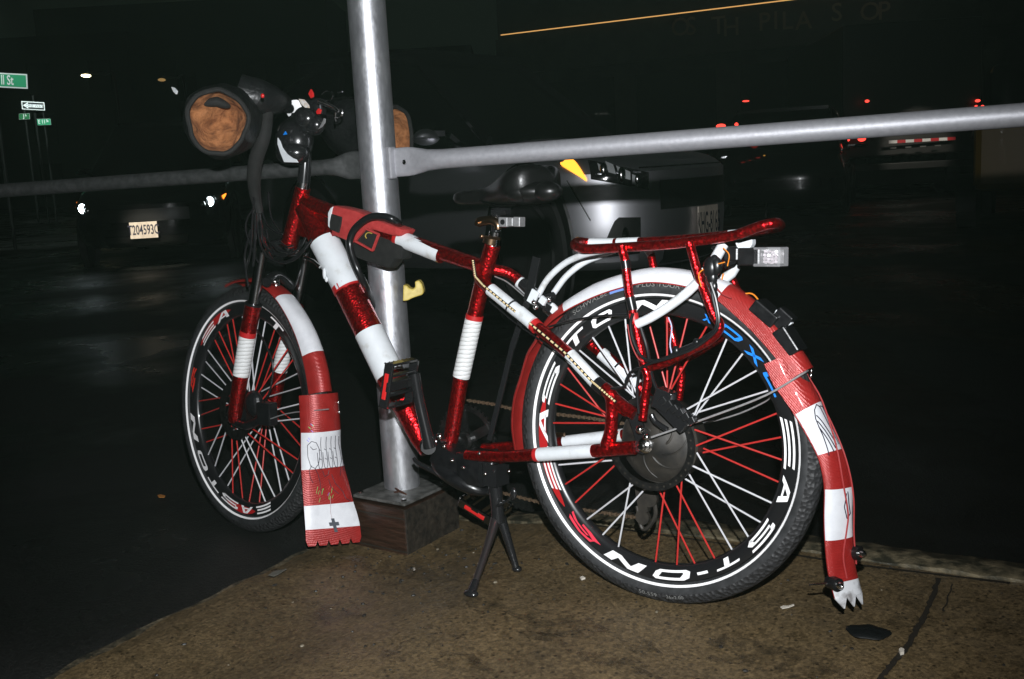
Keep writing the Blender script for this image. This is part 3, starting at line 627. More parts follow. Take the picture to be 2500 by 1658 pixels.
# ---- mudguards
def guard(name, edge, wid, arch, cols, mats, par, toP, side, teeth=None, thick=0.0025):
    """edge: near-edge survey points (px, py); wid: half width at each; cols: material switch index"""
    pts = [toP(x, y, -w_) for (x, y), w_ in zip(edge, wid)]
    # densify
    P_, W_, M_, K_ = [], [], [], []
    for i in range(len(pts)-1):
        p0 = pts[i-1] if i else pts[i]*2-pts[i+1]; p3 = pts[i+2] if i+2 < len(pts) else pts[i+1]*2-pts[i]; p1, p2 = pts[i], pts[i+1]
        if cols[i] == 'j': continue
        for k_ in range(5):
            t = k_/5; P_.append(0.5*((2*p1)+(p2-p0)*t+(2*p0-5*p1+4*p2-p3)*t*t+(3*p1-p0-3*p2+p3)*t**3)); W_.append(wid[i]*(1-t)+wid[i+1]*t); M_.append(cols[i])
            K_.append(arch[i]*(1-t)+arch[i+1]*t)
    P_.append(pts[-1]); W_.append(wid[-1]); M_.append(cols[-2] if len(cols) > 1 else cols[0]); K_.append(arch[-1])
    n = len(P_); S = 14; v = []; f = []; ms = []; tee = []
    for i in range(n):
        t = (P_[min(i+1, n-1)]-P_[max(i-1, 0)]).normalized(); sd_ = side(i/(n-1)) if callable(side) else side; out = t.cross(sd_).normalized()
        if out.dot(par_out(P_[i])) < 0: out = -out
        for k_ in range(S+1):
            s_ = -1+2*k_/S; q = P_[i]+sd_*(W_[i]*(s_+1))+out*(K_[i]*(1-abs(s_)**2.4)**.6); v.append(q)
        tee.append(out)
    for i in range(n-1):
        for k_ in range(S): f.append((i*(S+1)+k_, i*(S+1)+k_+1, (i+1)*(S+1)+k_+1, (i+1)*(S+1)+k_)); ms.append(M_[i])
    o = len(v); v2 = []
    for i in range(n):
        for k_ in range(S+1): v2.append(v[i*(S+1)+k_]-tee[i]*thick)
    f2 = [tuple(x_+o for x_ in reversed(q)) for q in f]; e = []
    for i in range(n-1):
        e += [(i*(S+1), (i+1)*(S+1), o+(i+1)*(S+1), o+i*(S+1)), (o+i*(S+1)+S, o+(i+1)*(S+1)+S, (i+1)*(S+1)+S, i*(S+1)+S)]
    mb = MB(); mb.v = v+v2; mb.f = f+f2+e; mb.m = ms+ms+[0]*len(e)
    if teeth:
        last = v[(n-1)*(S+1):n*(S+1)]; t = (P_[-1]-P_[-2]).normalized(); out = tee[-1]; nt, tl, tm = teeth
        def at(s_): x_ = s_*S; k_ = min(int(x_), S-1); return last[k_]+(last[k_+1]-last[k_])*(x_-k_)
        for j in range(nt):
            a_, b_ = j/nt, (j+1)/nt; w_ = (b_-a_)
            poly = [at(a_), at(b_), at(b_-w_*.18)+t*tl, at(a_+w_*.18)+t*tl] if tl < .02 else [at(a_), at(b_), at(b_-w_*.47)+t*tl, at(a_+w_*.47)+t*tl]
            mb.prism([p-out*thick for p in poly], out, thick, tm)
    return mb.build(name, mats, par), v, S, tee
MGM = [FLAPR, FLAPW, DIRTY]
def par_out(p): return p-WC
e1 = [(1258,1104),(1250,1041),(1255,977),(1271,923),(1287,869),(1306,837),(1332,795),(1376,760),(1446,725),(1510,703),(1574,689),(1638,692),(1700,706),(1751,730),(1796,768),(1834,803),(1869,841),(1904,883),(1930,925)]
c1 = [0]*7+[1]*6+[0]*6
mg, *_ = guard('mudguard', e1, [.030]*19, [.012]*6+[.016,.022,.028,.028,.028,.028,.028,.032,.036,.037,.037,.036,.036], c1, MGM, bike, P, Vector((0,1,0)))
e2 = [(1874,895),(1891,943),(1907,972),(1941,1009),(1969,1058),(1997,1112),(2007,1140),(2011,1168),(2012,1230),(2015,1302),(2020,1380),(2027,1420),(2037,1458)]
w2 = [.038,.038,.037,.036,.035,.034,.034,.034,.034,.034,.034,.034,.034]
c2 = [0,0,0,1,1,0,0,0,1,0,0,2,2]
e2 = [(1868,888),(1891,938),(1917,975),(1942,1012),(1969,1058),(1997,1112),(2008,1150),(2014,1195),(2013,1260),(2015,1320),(2021,1385),(2029,1425),(2039,1462)]
c2 = [0,0,0,1,1,0,0,1,1,0,0,2,2]
fl, fv, FS, ft = guard('mud_flap', e2, w2, [.046,.046,.044,.038,.028,.022,.017,.015,.013,.011,.009,.008,.007], c2, MGM, bike, P, lambda t: Vector((.46*smooth01((t-.18)*2.2), 1-.12*smooth01((t-.18)*2.2), 0)), teeth=(3, .020, 2))
def surf(v, S, tee, u, s_, lift=.0012):        # point on a guard: u along (0..1), s_ across (0..1)
    n = len(tee); x_ = u*(n-1); i = min(int(x_), n-2); fx = x_-i; y_ = s_*S; k_ = min(int(y_), S-1); fy = y_-k_
    a = v[i*(S+1)+k_]*(1-fy)+v[i*(S+1)+k_+1]*fy; b = v[(i+1)*(S+1)+k_]*(1-fy)+v[(i+1)*(S+1)+k_+1]*fy
    return a*(1-fx)+b*fx+tee[i]*lift
def ink(mb, v, S, tee, pts, r=.0007, mi=0):
    q = []
    for i in range(len(pts)-1):
        for k_ in range(4): t = k_/4; q.append((pts[i][0]*(1-t)+pts[i+1][0]*t, pts[i][1]*(1-t)+pts[i+1][1]*t))
    q.append(pts[-1]); mb.tube([surf(v, S, tee, a, b) for a, b in q], r, 5, mi, 2)
mb = MB()
for L in ([(.27,.20),(.255,.3),(.27,.4),(.33,.52),(.40,.62)], [(.265,.42),(.27,.55),(.33,.68)], [(.29,.2),(.33,.33),(.40,.5)], [(.31,.18),(.35,.28),(.41,.40)], [(.33,.16),(.38,.25),(.42,.3)], [(.30,.80),(.33,.72),(.37,.78),(.40,.86)], [(.27,.20),(.30,.16),(.36,.17),(.43,.14)], [(.60,.55),(.64,.5),(.68,.62),(.665,.75)], [(.595,.6),(.63,.66),(.665,.75)]):
    ink(mb, fv, FS, ft, L, .0010)
mb.build('hand_drawing', INK, fl)
# wires taped to the tail flap
def wires(pp, Y, m, r=.0016): return MB().tube([P(x, y, Y) for x, y in pp], r, 6, 0, 4).build('wire', m, bike)
def fwire(px_, m):
    return MB().tube([surf(fv, FS, ft, a, b, .003) for a, b in px_], .0016, 6, 0, 4).build('wire', m, fl)
fwire([(.0,.80),(.12,.78),(.25,.62),(.40,.42),(.55,.40),(.66,.62),(.72,.58),(.80,.42),(.9,.44)], WIRER)
fwire([(.0,.95),(.12,.93),(.25,.86),(.38,.70),(.5,.74),(.62,.86),(.74,.92),(.84,.93)], WIRER)
wires([(1766,668),(1762,700),(1790,722),(1830,716),(1848,728),(1862,752)], -.0, WIREO)
wires([(1750,660),(1745,690),(1760,715),(1786,728)], -.04, WIRER)
# bolt-on lamps at the end of the tail flap
for (u, s_, r_) in ((.80,.96,.014),(.915,.06,.0125)):
    q = surf(fv, FS, ft, u, s_, .0); t_ = Vector((.95,-.2 if s_ > .5 else -.6,0)).normalized()
    mb = MB(); mb.tube([q-t_*.012, q+t_*.012], r_, 18); mb.tube([q+t_*.011, q+t_*.020, q+t_*.0245], [r_*.55, r_*.5, r_*.15], 16, 1); mb.build('bolt_lamp', [BLK, CHROME], fl)
mb = MB(); q = surf(fv, FS, ft, .915, .0, 0); mb.rod(q, q+Vector((-.03,-.03,.0)), .002); mb.build('screw', CHROME, fl)
# clips on the rear guard
mb = MB(); mb.box(P(1874,764,.0), (.055,.05,.026), Matrix.Rotation(radians(38), 3, 'Y')); mb.box(P(1928,832,.0), (.055,.05,.028), Matrix.Rotation(radians(55), 3, 'Y'))
mb.box(P(1908,784,.0), (.034,.03,.045), Matrix.Rotation(radians(40), 3, 'Y')); mb.build('lamp_clip', BLK, mg, False, .003)
mb = MB(); mb.box(P(1890,778,-.004), (.004,.02,.038), Matrix.Rotation(radians(28), 3, 'Y')); mb.box(P(1916,794,-.002), (.03,.012,.01), Matrix.Rotation(radians(-32), 3, 'Y')); mb.build('clip_band', WHT, mg, False, .001)
# guard stay wires
mb = MB(); mb.tube([P(1590,1068,-.082), P(1750,1012,-.06), P(1870,965,-.048), P(1955,915,-.03), P(1972,905,-.01)], .0021, 8, 0, 4); mb.build('guard_stay', ALU, bike)
mb = MB(); mb.tube([P(1640,1050,.05), P(1780,1018,.05), P(1860,985,.045), P(1885,966,.04)], .0018, 8, 0, 4); mb.build('guard_stay', ALU, bike)
for q in ((1971,894,.02),(1981,905,.02),(1980,917,.02)):
    mb = MB(); mb.ell(P(q[0], q[1], q[2]), (.005,.005,.005), nu=10, nv=8); mb.build('screw', CHROME, fl)
mb = MB()
for q in ((1563,1049,-.08,.009),(1579,1067,-.08,.008)): mb.ell(P(*q[:3]), (q[3],)*3, nu=14, nv=10)
mb.build('screw', CHROME, bike)
# front guard
FZ = FC
def par_out(p): return p-FZ
ef = [(555,672),(600,664),(645,676),(680,712),(712,760),(738,830),(748,880),(756,940),(762,1000)]
ef = [(548,700),(575,688),(610,686),(642,700),(672,728),(700,772),(722,820),(738,870),(748,915),(755,963)]
fg, *_ = guard('mudguard', ef, [.030]*10, [.012,.008,.007,.009,.013,.020,.028,.034,.037,.038], [0,0,0,0,1,1,1,0,0,0], MGM, bike, PF, FN)
eg = [(731,966),(733,1010),(735,1057),(735,1100),(736,1148),(739,1190),(742,1236),(744,1265),(746,1294),(747,1322)]
wg = [.056,.057,.058,.059,.060,.061,.062,.063,.064,.065]
ff, gv, GS, gt = guard('mud_flap', eg, wg, [.042,.044,.040,.026,.018,.012,.009,.007,.005,.004], [0,0,1,1,0,0,1,1,0,0], [FLAPR, FLAPW, FLAPR], bike, PF, lambda t: FN+ex*(.42*smooth01((t-.15)*1.3)), teeth=(5, .013, 0))
mb = MB()
LL = [[(.30,.07),(.275,.13),(.285,.22),(.325,.30),(.37,.33),(.415,.31),(.44,.24),(.425,.15),(.37,.09),(.30,.07)], [(.31,.12),(.33,.18),(.325,.25)], [(.42,.17),(.45,.12),(.50,.14),(.535,.19)], [(.44,.24),(.48,.30),(.53,.33),(.60,.34)],
      [(.40,.92),(.43,.86),(.47,.84),(.505,.80)], [(.42,.98),(.45,.92),(.48,.93)], [(.49,.60),(.55,.66),(.60,.80),(.64,.84),(.66,.93)], [(.52,.52),(.57,.56),(.61,.70)]]
for k_ in range(4):
    b0 = .30+.125*k_; LL.append([(.252,b0),(.29,b0+.015),(.335,b0+.05),(.385,b0+.085),(.425,b0+.10),(.45,b0+.075),(.44,b0+.03),(.40,b0-.005),(.35,b0-.03)]); LL.append([(.33,b0+.0),(.338,b0+.035)]); LL.append([(.385,b0+.03),(.392,b0+.07)])
LL += [[(.26,.80),(.31,.82),(.36,.88),(.40,.90)], [(.46,.40),(.50,.44),(.49,.52),(.46,.55)]]
for L in LL:
    ink(mb, gv, GS, gt, L, .0008)
mb.build('hand_drawing', INK, ff)
mb = MB()                                        # beads and small cross
ink(mb, gv, GS, gt, [(.62,.52),(.68,.50),(.74,.48),(.80,.49)], .0007, 1)
for (a, b) in ((.80,.49),): pass
cc = [surf(gv, GS, gt, a, b, .0012) for a, b in ((.80,.47),(.80,.53),(.93,.57),(.93,.51))]; mb.prism(cc, gt[-1], .0012)
cc = [surf(gv, GS, gt, a, b, .0016) for a, b in ((.835,.42),(.835,.60),(.868,.61),(.868,.43))]; mb.prism(cc, gt[-1], .0012)
mb.build('cross_pendant', [mat('dark_pewter', (0.10, 0.11, 0.13), 0.35, 0.5), mat('silver_thread', (0.6, 0.5, 0.5), 0.3, 0.5)], ff, False)
mb = MB()
HOLO = [mat('foil_glint_green', (0.1, 0.8, 0.2), 0.3, 0.3), mat('foil_glint_violet', (0.3, 0.25, 0.9), 0.3, 0.3), mat('foil_glint_pink', (0.9, 0.15, 0.15), 0.3, 0.3)]
rg = random.Random(5)
for k_ in range(13):
    a, b = .55+rg.random()*.08, .28+rg.random()*.32; cdx = rg.uniform(.01,.025); pt = [(a, b), (a+cdx, b-.03), (a+cdx*1.6, b-.035)]
    ink(mb, gv, GS, gt, pt, .0005, rg.choice([0,0,1,2]))
mb.build('foil_glint', HOLO, ff); mb = MB()
for k_ in range(6):
    a, b = .17+rg.random()*.1, .02+rg.random()*.10; ink(mb, gv, GS, gt, [(a, b), (a+.012, b+.03)], .0007, rg.choice([0,1]))
mb.build('foil_glint', HOLO, ff)
mb = MB(); mb.tube([PF(640,1030,-.06), PF(700,1010,-.05), PF(760,1003,-.04), PF(803,999,-.02)], .0016, 8, 0, 3); mb.build('guard_stay', ALU, bike)
mb = MB(); mb.ell(surf(gv,GS,gt,.06,.78,.004), (.005,)*3, nu=10, nv=8); mb.ell(surf(gv,GS,gt,.12,.78,.004), (.005,)*3, nu=10, nv=8); mb.tube([surf(gv,GS,gt,.06,.78,.004), surf(gv,GS,gt,.12,.78,.004)], .0025, 8); mb.build('screw', CHROME, ff)

# ---- fork
def leg(off, pts_up, pts_lo, nm='fork_leg'):
    s_ = seg_tube('fork_stanchion', [PF(x, y, off) for x, y in pts_up], .0145, STAN)
    return [PF(x, y, off) for x, y in pts_lo]
lo1 = leg(-.065, [(642,606),(634,654),(618,750)], [(619,742),(604,820),(588,916),(574,1010),(571,1030)])
lg = seg_tube('fork_leg', lo1, [.0215,.0205,.0200,.0190,.014], RED, 2)
cuff('reflective_band', lerp(lo1[1],lo1[2],-.0), lo1[2], .0216, WRAP); cuff('red_edge', lerp(lo1[0],lo1[1],.86), lerp(lo1[1],lo1[2],.01), .0219, REDS); cuff('fork_seal', lerp(lo1[0],lo1[1],-.02), lerp(lo1[0],lo1[1],.04), .0222, BLK)
lo2 = leg(.065, [(749,600),(741,657),(726,735)], [(724,745),(706,800),(683,905),(668,992),(664,1020)])
seg_tube('fork_leg', lo2, [.0205,.020,.0195,.0185,.014], RED, 2); cuff('reflective_band', lerp(lo2[1],lo2[2],.1), lo2[2], .021, WRAP)
mb = MB(); mb.tube([PF(640,612,-.065), PF(695,602,0), PF(748,604,.065)], [.019,.024,.019], 14, 0, 3); mb.tube([PF(700,612,0), PF(704,598,0)], .024, 16)
mb.tube([PF(650,690,-.05), PF(676,672,0), PF(715,700,.055)], .013, 12, 0, 3)
mb.build('fork_crown', BLKM, bike)
mb = MB(); mb.tube([PF(662,668,-.02), PF(664,690,-.02)], .007, 10); mb.tube([PF(674,672,.0), PF(674,698,.0)], .010, 12); mb.ell(PF(672,688,-.02), (.008,.008,.008)); mb.build('guard_bolt', CHROME, bike)
mb = MB(); mb.box(PF(652,1010,-.05), (.05,.03,.06)); mb.tube([PF(560,1020,-.06), PF(600,1040,-.06), PF(640,1022,-.05)], .012, 10, 0, 2); mb.ell(PF(620,985,-.05), (.03,.02,.035)); mb.build('brake_caliper', BLK, bike, False, .005)
seg_tube('brake_cable', [PF(628,805,-.05), PF(650,842,-.05), PF(666,890,-.05), PF(660,950,-.05), PF(640,990,-.05)], .0024, CABLE, 4, 8)

# ---- handlebars and cockpit
mb = MB(); mb.tube([P(738,462), P(742,440)], [.017,.016], 18); mb.build('headset_spacer', CHROME, bike)
mb = MB(); mb.tube([P(741,446), P(745,400), P(744,360), P(733,318,-.0), P(722,280,-.0)], [.0165,.0155,.0155,.017,.015], 18, 0, 3)
mb.tube([P(722,268,-.035), P(726,268,.035)], .024, 16)
mb.lathe([(0,-.022),(.006,-.022),(.0075,-.018)], P(728,372,0), 'y', 14, mi=1); mb.build('stem', [BLKM, ALU], bike)
GL, GRt = P(640,262,-.30), P(905,300,.30)
mb = MB(); mb.tube([P(655,256,-.13), P(690,262,-.08), P(724,268,.0), P(765,272,.10), P(815,282,.20), P(915,310,.30)], .0125, 14, 0, 4); bar = mb.build('handlebar', BLKM, bike)
# headlamp shell with a pale crescent below
mb = MB(); hc = P(718,345,-.03); Rh = Matrix.Rotation(radians(20), 3, 'Z')
mb.ell(hc, (.05,.038,.052), Rh, 24, 14); mb.ell(hc+Vector((.008,-.012,-.03)), (.045,.034,.03), Rh, 20, 12); hl = mb.build('headlamp', BLKM, bike)
def plate(pp, Y, th, m, nm, par): return MB().prism([P(x, y, Y) for x, y in pp], (0,1,0), th).build(nm, m, par, False, .001)
plate([(677,336),(683,345),(688,360),(700,376),(714,386),(722,389),(727,397),(693,396),(684,374),(677,352)], -.085, .004, WHT, 'crescent_panel', hl)
plate([(690,330),(696,320),(700,328)], -.09, .003, BLUE, 'sticker', hl)
seg_tube('guard_loop', [P(678,318,-.07), P(684,306,-.07), P(700,292,-.07), P(712,284,-.07)], .003, STAN, 4, 8, hl)
mb = MB(); mb.ell(P(768,305,-.02), (.03,.024,.026)); mb.ell(P(745,290,-.03), (.034,.026,.03)); mb.box(P(770,262,.0), (.05,.03,.04)); mb.box(P(738,300,-.03), (.05,.03,.05)); mb.build('display_unit', BLKM, bike, True, .004)
plate([(790,288),(794,290),(793,300),(786,310),(776,316),(782,306),(787,296)], -.05, .003, ALU, 'bezel', bike)
plate([(728,241),(742,243),(753,256),(755,264),(744,263),(735,255)], -.06, .003, speck('sticker_paper', (.6,.5,.4),(.75,.72,.7),120), 'sticker', bike)
plate([(752,229),(758,217),(763,226),(764,236),(758,240)], -.07, .005, REFL, 'reflector', bike); plate([(771,272),(777,264),(783,268),(780,278),(773,279)], -.07, .005, REFL, 'reflector', bike)
mb = MB(); mb.ell(P(641,234,-.25), (.005,.004,.005), nu=10, nv=8); mb.build('reflector', REFL, bike)
mb = MB(); mb.tube([P(776,247,-.04), P(795,254,-.03), P(817,264,-.02), P(826,272,-.02)], [.0055,.0065,.005,.003], 10, 0, 3)
mb.tube([P(818,265,-.02), P(834,268,-.015), P(835,280,-.015), P(826,287,-.015), P(818,287,-.015), P(819,274,-.02)], .0022, 8, 0, 3)
mb.tube([P(818,287,-.02), P(820,297,-.02)], .002, 6); mb.build('brake_lever', CHROME, bike)
mb = MB(); mb.tube([P(786,230,-.02), P(797,222,-.02), P(808,224,-.02), P(813,234,-.02), P(806,244,-.02), P(793,246,-.02)], .0022, 8, 0, 3); mb.tube([P(825,226,0), P(836,224,0)], .002, 6); mb.build('cable_loop', STAN, bike)
# weatherproof mitts
def mitt(nm, c, ax_, up_, rx, rz, length, seed, body_scale=1.16, drift=(0,0,0)):
    rg_ = random.Random(seed); ax_ = Vector(ax_).normalized(); up_ = Vector(up_); up_ = (up_-ax_*up_.dot(ax_)).normalized(); sd_ = ax_.cross(up_)
    ph = [rg_.uniform(0, 6.28) for _ in range(8)]; N2 = 48
    def ring(t, k_, extra=0):
        a = 2*pi*k_/N2; s_ = 1+extra; wr = 1+.035*sin(3*a+ph[0]+t*5)+.025*sin(5*a+ph[1]-t*9)+.015*sin(9*a+ph[2]+t*14)
        return c+Vector(drift)*(t*t)+ax_*(-length*t)+(sd_*cos(a)*rx+up_*sin(a)*rz)*s_*wr
    mb = MB(); v = []; f = []; T_ = [0,.02,.08,.18,.32,.48,.64,.8,.92,1.0]; E_ = [.03,.09,.14,.2,.24,.22,.12,-.08,-.35,-.85]
    for t, e_ in zip(T_, E_):
        for k_ in range(N2): v.append(ring(t, k_, e_))
    for i in range(len(T_)-1):
        for k_ in range(N2): f.append((i*N2+k_, i*N2+(k_+1) % N2, (i+1)*N2+(k_+1) % N2, (i+1)*N2+k_))
    mb.add(v, f); o = mb.build(nm, NYL, bike)
    mb = MB(); mb.tube([ring(-.015, k_, .035) for k_ in range(0, N2, 2)], .0055, 8, 0, 2, closed=True); mb.build('hem', CLOTHB, o)
    mb = MB(); v = []; f = []; T2 = [0,.04,.10,.18,.27,.36,.42,.46,.48,.49,.50]; E2 = [.0,-.03,-.07,-.12,-.2,-.32,-.46,-.6,-.75,-.9,-1.0]
    for j, (t, e_) in enumerate(zip(T2, E2)):
        for k_ in range(N2):
            q = ring(t*.8, k_, e_); dx = (q-c).dot(sd_); dz = (q-c).dot(up_); am = smooth01(j/3)
            q += ax_*am*(.011*sin(62*dx+2.2*sin(48*dz+ph[3])+ph[4])+.007*sin(95*dz+1.5*sin(70*dx)+ph[5])); q += (sd_*cos(2*pi*k_/N2)+up_*sin(2*pi*k_/N2))*(.006*sin(5*2*pi*k_/N2+ph[6]+j*.8)*am*(1-j/11)); v.append(q)
    for i in range(len(T2)-1):
        for k_ in range(N2): f.append((i*N2+k_, (i+1)*N2+k_, (i+1)*N2+(k_+1) % N2, i*N2+(k_+1) % N2))
    mb.add(v, f); ln = mb.build('fleece_lining', FLEECE, o)
    MB().ell(c-ax_*(length*.22)+up_*rz*.66, (.014, rx*.50, rz*.17), Matrix((ax_, sd_, up_)).transposed(), 20, 10, fn=lambda q: Vector((q.x, q.y, q.z-.25*abs(q.y)))).build('lining_hollow_shade', CLOTHB, ln)  # black shape standing in for the shade deep inside the mitt
    return o
m1_ = mitt('handlebar_mitt', P(531,297,-.32), (.80,-.55,-.10), (.15,0,1), .062, .067, .19, 2, drift=(.05,.09,.010))
m2_ = mitt('handlebar_mitt', P(962,338,.27), (.97,-.1,-.10), (.25,0,1), .062, .078, .22, 9, drift=(-.02,-.06,.05))
mb = MB(); mb.tube([P(585,228,-.17), P(630,238,-.14), P(668,246,-.10), P(695,254,-.06)], [.045,.044,.034,.022], 18, 0, 4); mb.build('mitt_cuff', NYL, m1_)
mb = MB(); mb.prism([P(418,212,-.36), P(424,214,-.36), P(431,222,-.36), P(429,230,-.36), P(423,224,-.36)], (0,1,0), .004); mb.build('reflective_tab', WHT, m1_, False)
# cables: a sleeved bundle in front of the head tube and loose loops below
seg_tube('cable_sleeve', [P(655,262,-.12), P(645,330,-.14), P(626,385,-.14), P(620,430,-.13), P(624,480,-.11), P(634,520,-.1)], [.013,.016,.0175,.017,.014,.010], CLOTHB, 4, 14)
rc_ = random.Random(11)
for k_, (pp, Y_, r_) in enumerate([
    ([(622,470),(616,540),(612,610),(600,660)], -.12, .003), ([(628,480),(640,560),(668,600),(705,616),(730,606),(745,580)], -.1, .0028),
    ([(632,490),(650,545),(672,565),(690,572)], -.09, .0022), ([(626,500),(632,580),(650,625),(690,642),(725,630),(748,600),(760,585)], -.11, .0028),
    ([(640,300),(632,420),(640,560),(664,632),(700,638),(744,612)], -.1, .0026), ([(618,510),(605,530),(600,560),(612,600),(630,640)], -.13, .0024),
    ([(655,470),(662,530),(684,566)], -.08, .002), ([(624,520),(622,600),(618,650)], -.14, .0035), ([(650,560),(660,600),(680,620),(720,622),(742,606),(748,590)], -.07, .0024),
    ([(612,560),(598,620),(600,660),(606,700)], -.12, .003), ([(636,540),(646,600),(690,626),(716,608)], -.12, .0026),
    ([(682,588),(700,602),(716,600)], -.1, .0022)]):
    seg_tube('brake_cable', [P(x, y, Y_) for x, y in pp], r_, CABLE, 5, 8)
mb = MB(); mb.tube([P(742,628,-.05), P(766,638,-.05), P(782,652,-.05)], .0045, 10); mb.ell(P(724,613,-.06), (.006,)*3, nu=10, nv=8); mb.ell(P(731,616,-.06), (.004,)*3, nu=10, nv=8); mb.build('cable_guide', CHROME, bike)
mb = MB(); mb.ell(P(792,668,-.04), (.005,.004,.014)); mb.ell(P(797,682,-.04), (.004,.004,.007)); mb.build('tape_tab', WHT, bike, False, .002)

# ---- bag on the top tube with a cable lock looped over it
mb = MB(); Yb = -.028
mb.prism([P(x, y, Yb) for x, y in ((806,503),(818,502),(866,514),(905,530),(940,545),(984,560),(972,578),(950,574),(905,560),(888,600),(850,590),(808,573))], (0,1,0), .052)
bag = mb.build('frame_bag', CLOTHR, bike, True, .006)
mb = MB(); mb.prism([P(x, y, Yb-.002) for x, y in ((800,520),(806,508),(812,504),(809,520),(806,540),(806,560),(800,552))], (0,1,0), .054); mb.build('reflective_band', WHT, bag, False, .002)
mb = MB(); mb.prism([P(x, y, Yb-.004) for x, y in ((808,522),(833,530),(831,548),(826,569),(804,560),(804,542))], (0,1,0), .01); mb.build('black_patch', CLOTHB, bag, False, .002)
mb = MB(); mb.prism([P(x, y, -.016) for x, y in ((846,584),(870,590),(905,560),(928,566),(950,574),(975,570),(988,585),(984,604),(980,634),(962,634),(946,656),(900,642),(870,630),(852,612))], (0,1,0), .04); mb.build('pouch_body', CLOTHB, bag, True, .006)
mb = MB()
for a_, b_ in (((893,558),(925,572)),((925,572),(910,612)),((910,612),(867,588)),((867,588),(893,558))):
    mb.beam(P(*a_, -.04), P(*b_, -.04), .004, .006, Vector((0,1,0)))
mb.build('red_piping', CLOTHR, bag, False)
mb = MB(); mb.prism([P(x, y, -.036) for x, y in ((890,556),(922,568),(908,606),(870,590))], (0,1,0), .004); pk = mb.build('patch_pocket', CLOTHB, bag, False)
mb = MB(); mb.tube([P(x, y, -.039) for x, y in ((895,582),(892,577),(894,571),(900,568),(908,570))], .0014, 6, 0, 3); mb.build('yellow_stitching', mat('ochre_thread', (.42,.3,.05), .7), pk)
lk_ = MB(); lk_.tube([P(x, y, Y_) for x, y, Y_ in ((979,556,.03),(972,545,-.02),(958,535,-.045),(935,528,-.05),(905,530,-.055),(880,545,-.055),(862,565,-.055),(854,592,-.055),(860,625,-.055),(876,665,-.05),(893,700,-.02),(905,730,.05),(912,760,.09))], .0085, 14, 0, 5)
lko = lk_.build('cable_lock', CABLE); lko.rotation_euler = (LEAN, 0, 0)
tag(lko, 'thick black cable lock looped over the red bag on the top tube', 'cable lock')

# ---- cranks, pedals, chain set
mb = MB(); mb.lathe([(0,-.070),(.010,-.068),(.017,-.060),(.018,-.05),(.024,-.045),(.024,.03)], P(1078,1078,-.0), 'y', 24); mb.ell(P(1072,1066,-.07), (.008,.006,.008), mi=1); mb.ell(P(1084,1090,-.07), (.006,.005,.005), mi=1); mb.build('bottom_bracket', [BLKM, CHROME], bike)
mb = MB(); mb.tube([P(1050,1092,-.085), P(1040,1050,-.09), P(1024,980,-.095), P(1012,912,-.1)], [.016,.013,.013,.014], 12, 0, 3, flat=(0,1,0)); mb.tube([P(1050,1090,-.06), P(1046,1092,-.09)], .017, 14)
crank = mb.build('crank_arm', BLKM, bike)
def pedal(c, R, par):
    mb = MB(); w_, l_, h_ = .092, .098, .022
    def bx(o_, d_, mi=0): mb.box(c+R @ Vector(o_), d_, R, mi)
    bx((0,w_/2,0), (l_,.008,h_)); bx((0,-w_/2,0), (l_,.008,h_)); bx((l_/2,0,0), (.006,w_,h_*.8)); bx((-l_/2,0,0), (.006,w_,h_*.8)); bx((0,0,0), (.022,w_*1.15,.020)); bx((.022,0,0), (.006,w_,.012)); bx((-.022,0,0), (.006,w_,.012))
    for i in range(7):
        for sg in (-1, 1): bx((sg*l_/2, -w_/2+w_*i/6, h_*.5), (.004,.004,.006), 1)
    bx((0,-w_/2-.005,.0), (l_*.6,.004,.010), 2)
    return mb.build('pedal', [BLKM, CHROME, REFL], par, False, .0015)
Rp = Euler((radians(4), radians(-78), radians(0))).to_matrix(); pedal(P(975,936,-.145), Rp, crank)
mb = MB(); mb.tube([P(1090,1078,.06), P(1120,1130,.085), P(1165,1215,.10)], [.015,.012,.013], 12, 0, 3); cr2 = mb.build('crank_arm', BLKM, bike)
pedal(P(1185,1232,.14), Euler((radians(10), radians(25), radians(8))).to_matrix(), cr2).data.materials[0] = STAN
mb = MB(); cc = P(1140,1075,.05); RRg = .082
mb.lathe([(RRg,-.002),(RRg-.012,-.002),(RRg-.012,.002),(RRg,.002),(RRg,-.002)], cc, seg=60)
for k_ in range(5):
    a = k_*2*pi/5+.5; mb.beam(cc+Vector((.012*cos(a),0,.012*sin(a))), cc+Vector(((RRg-.008)*cos(a),0,(RRg-.008)*sin(a))), .022, .006, Vector((0,1,0)))
for k_ in range(40):
    a = k_*2*pi/40; mb.box(cc+Vector(((RRg+.002)*cos(a),0,(RRg+.002)*sin(a))), (.005,.002,.005), Matrix.Rotation(-a, 3, 'Y'))
mb.lathe([(0,-.018),(.018,-.018),(.022,-.012),(.022,.01)], cc, seg=24); mb.build('chainring', DISC, bike, False)
mb = MB(); mb.ell(P(1125,1162,-.02), (.085,.045,.026), Matrix.Rotation(radians(20), 3, 'Y'), 24, 14); mb.box(P(1170,1140,-.02), (.075,.07,.07)); mb.box(P(1110,1120,-.02), (.09,.06,.05), Matrix.Rotation(.4, 3, 'Y'))
for q in ((1131,1142,-.07),(1170,1107,-.07),(1184,1157,-.07),(1104,1124,-.075),(1242,1150,-.05)): mb.ell(P(*q), (.005,.004,.004), nu=8, nv=6, mi=1)
mb.build('controller_case', [BLK, CHROME], bike, True, .006)
mb = MB(); mb.tube([P(1010,1118,-.04), P(1020,1130,-.04), P(1062,1152,-.04), P(1120,1185,-.03), P(1205,1205,-.02)], [.004,.006,.007,.007,.006], 10, 0, 3); mb.build('bash_guard', BLKM, bike)
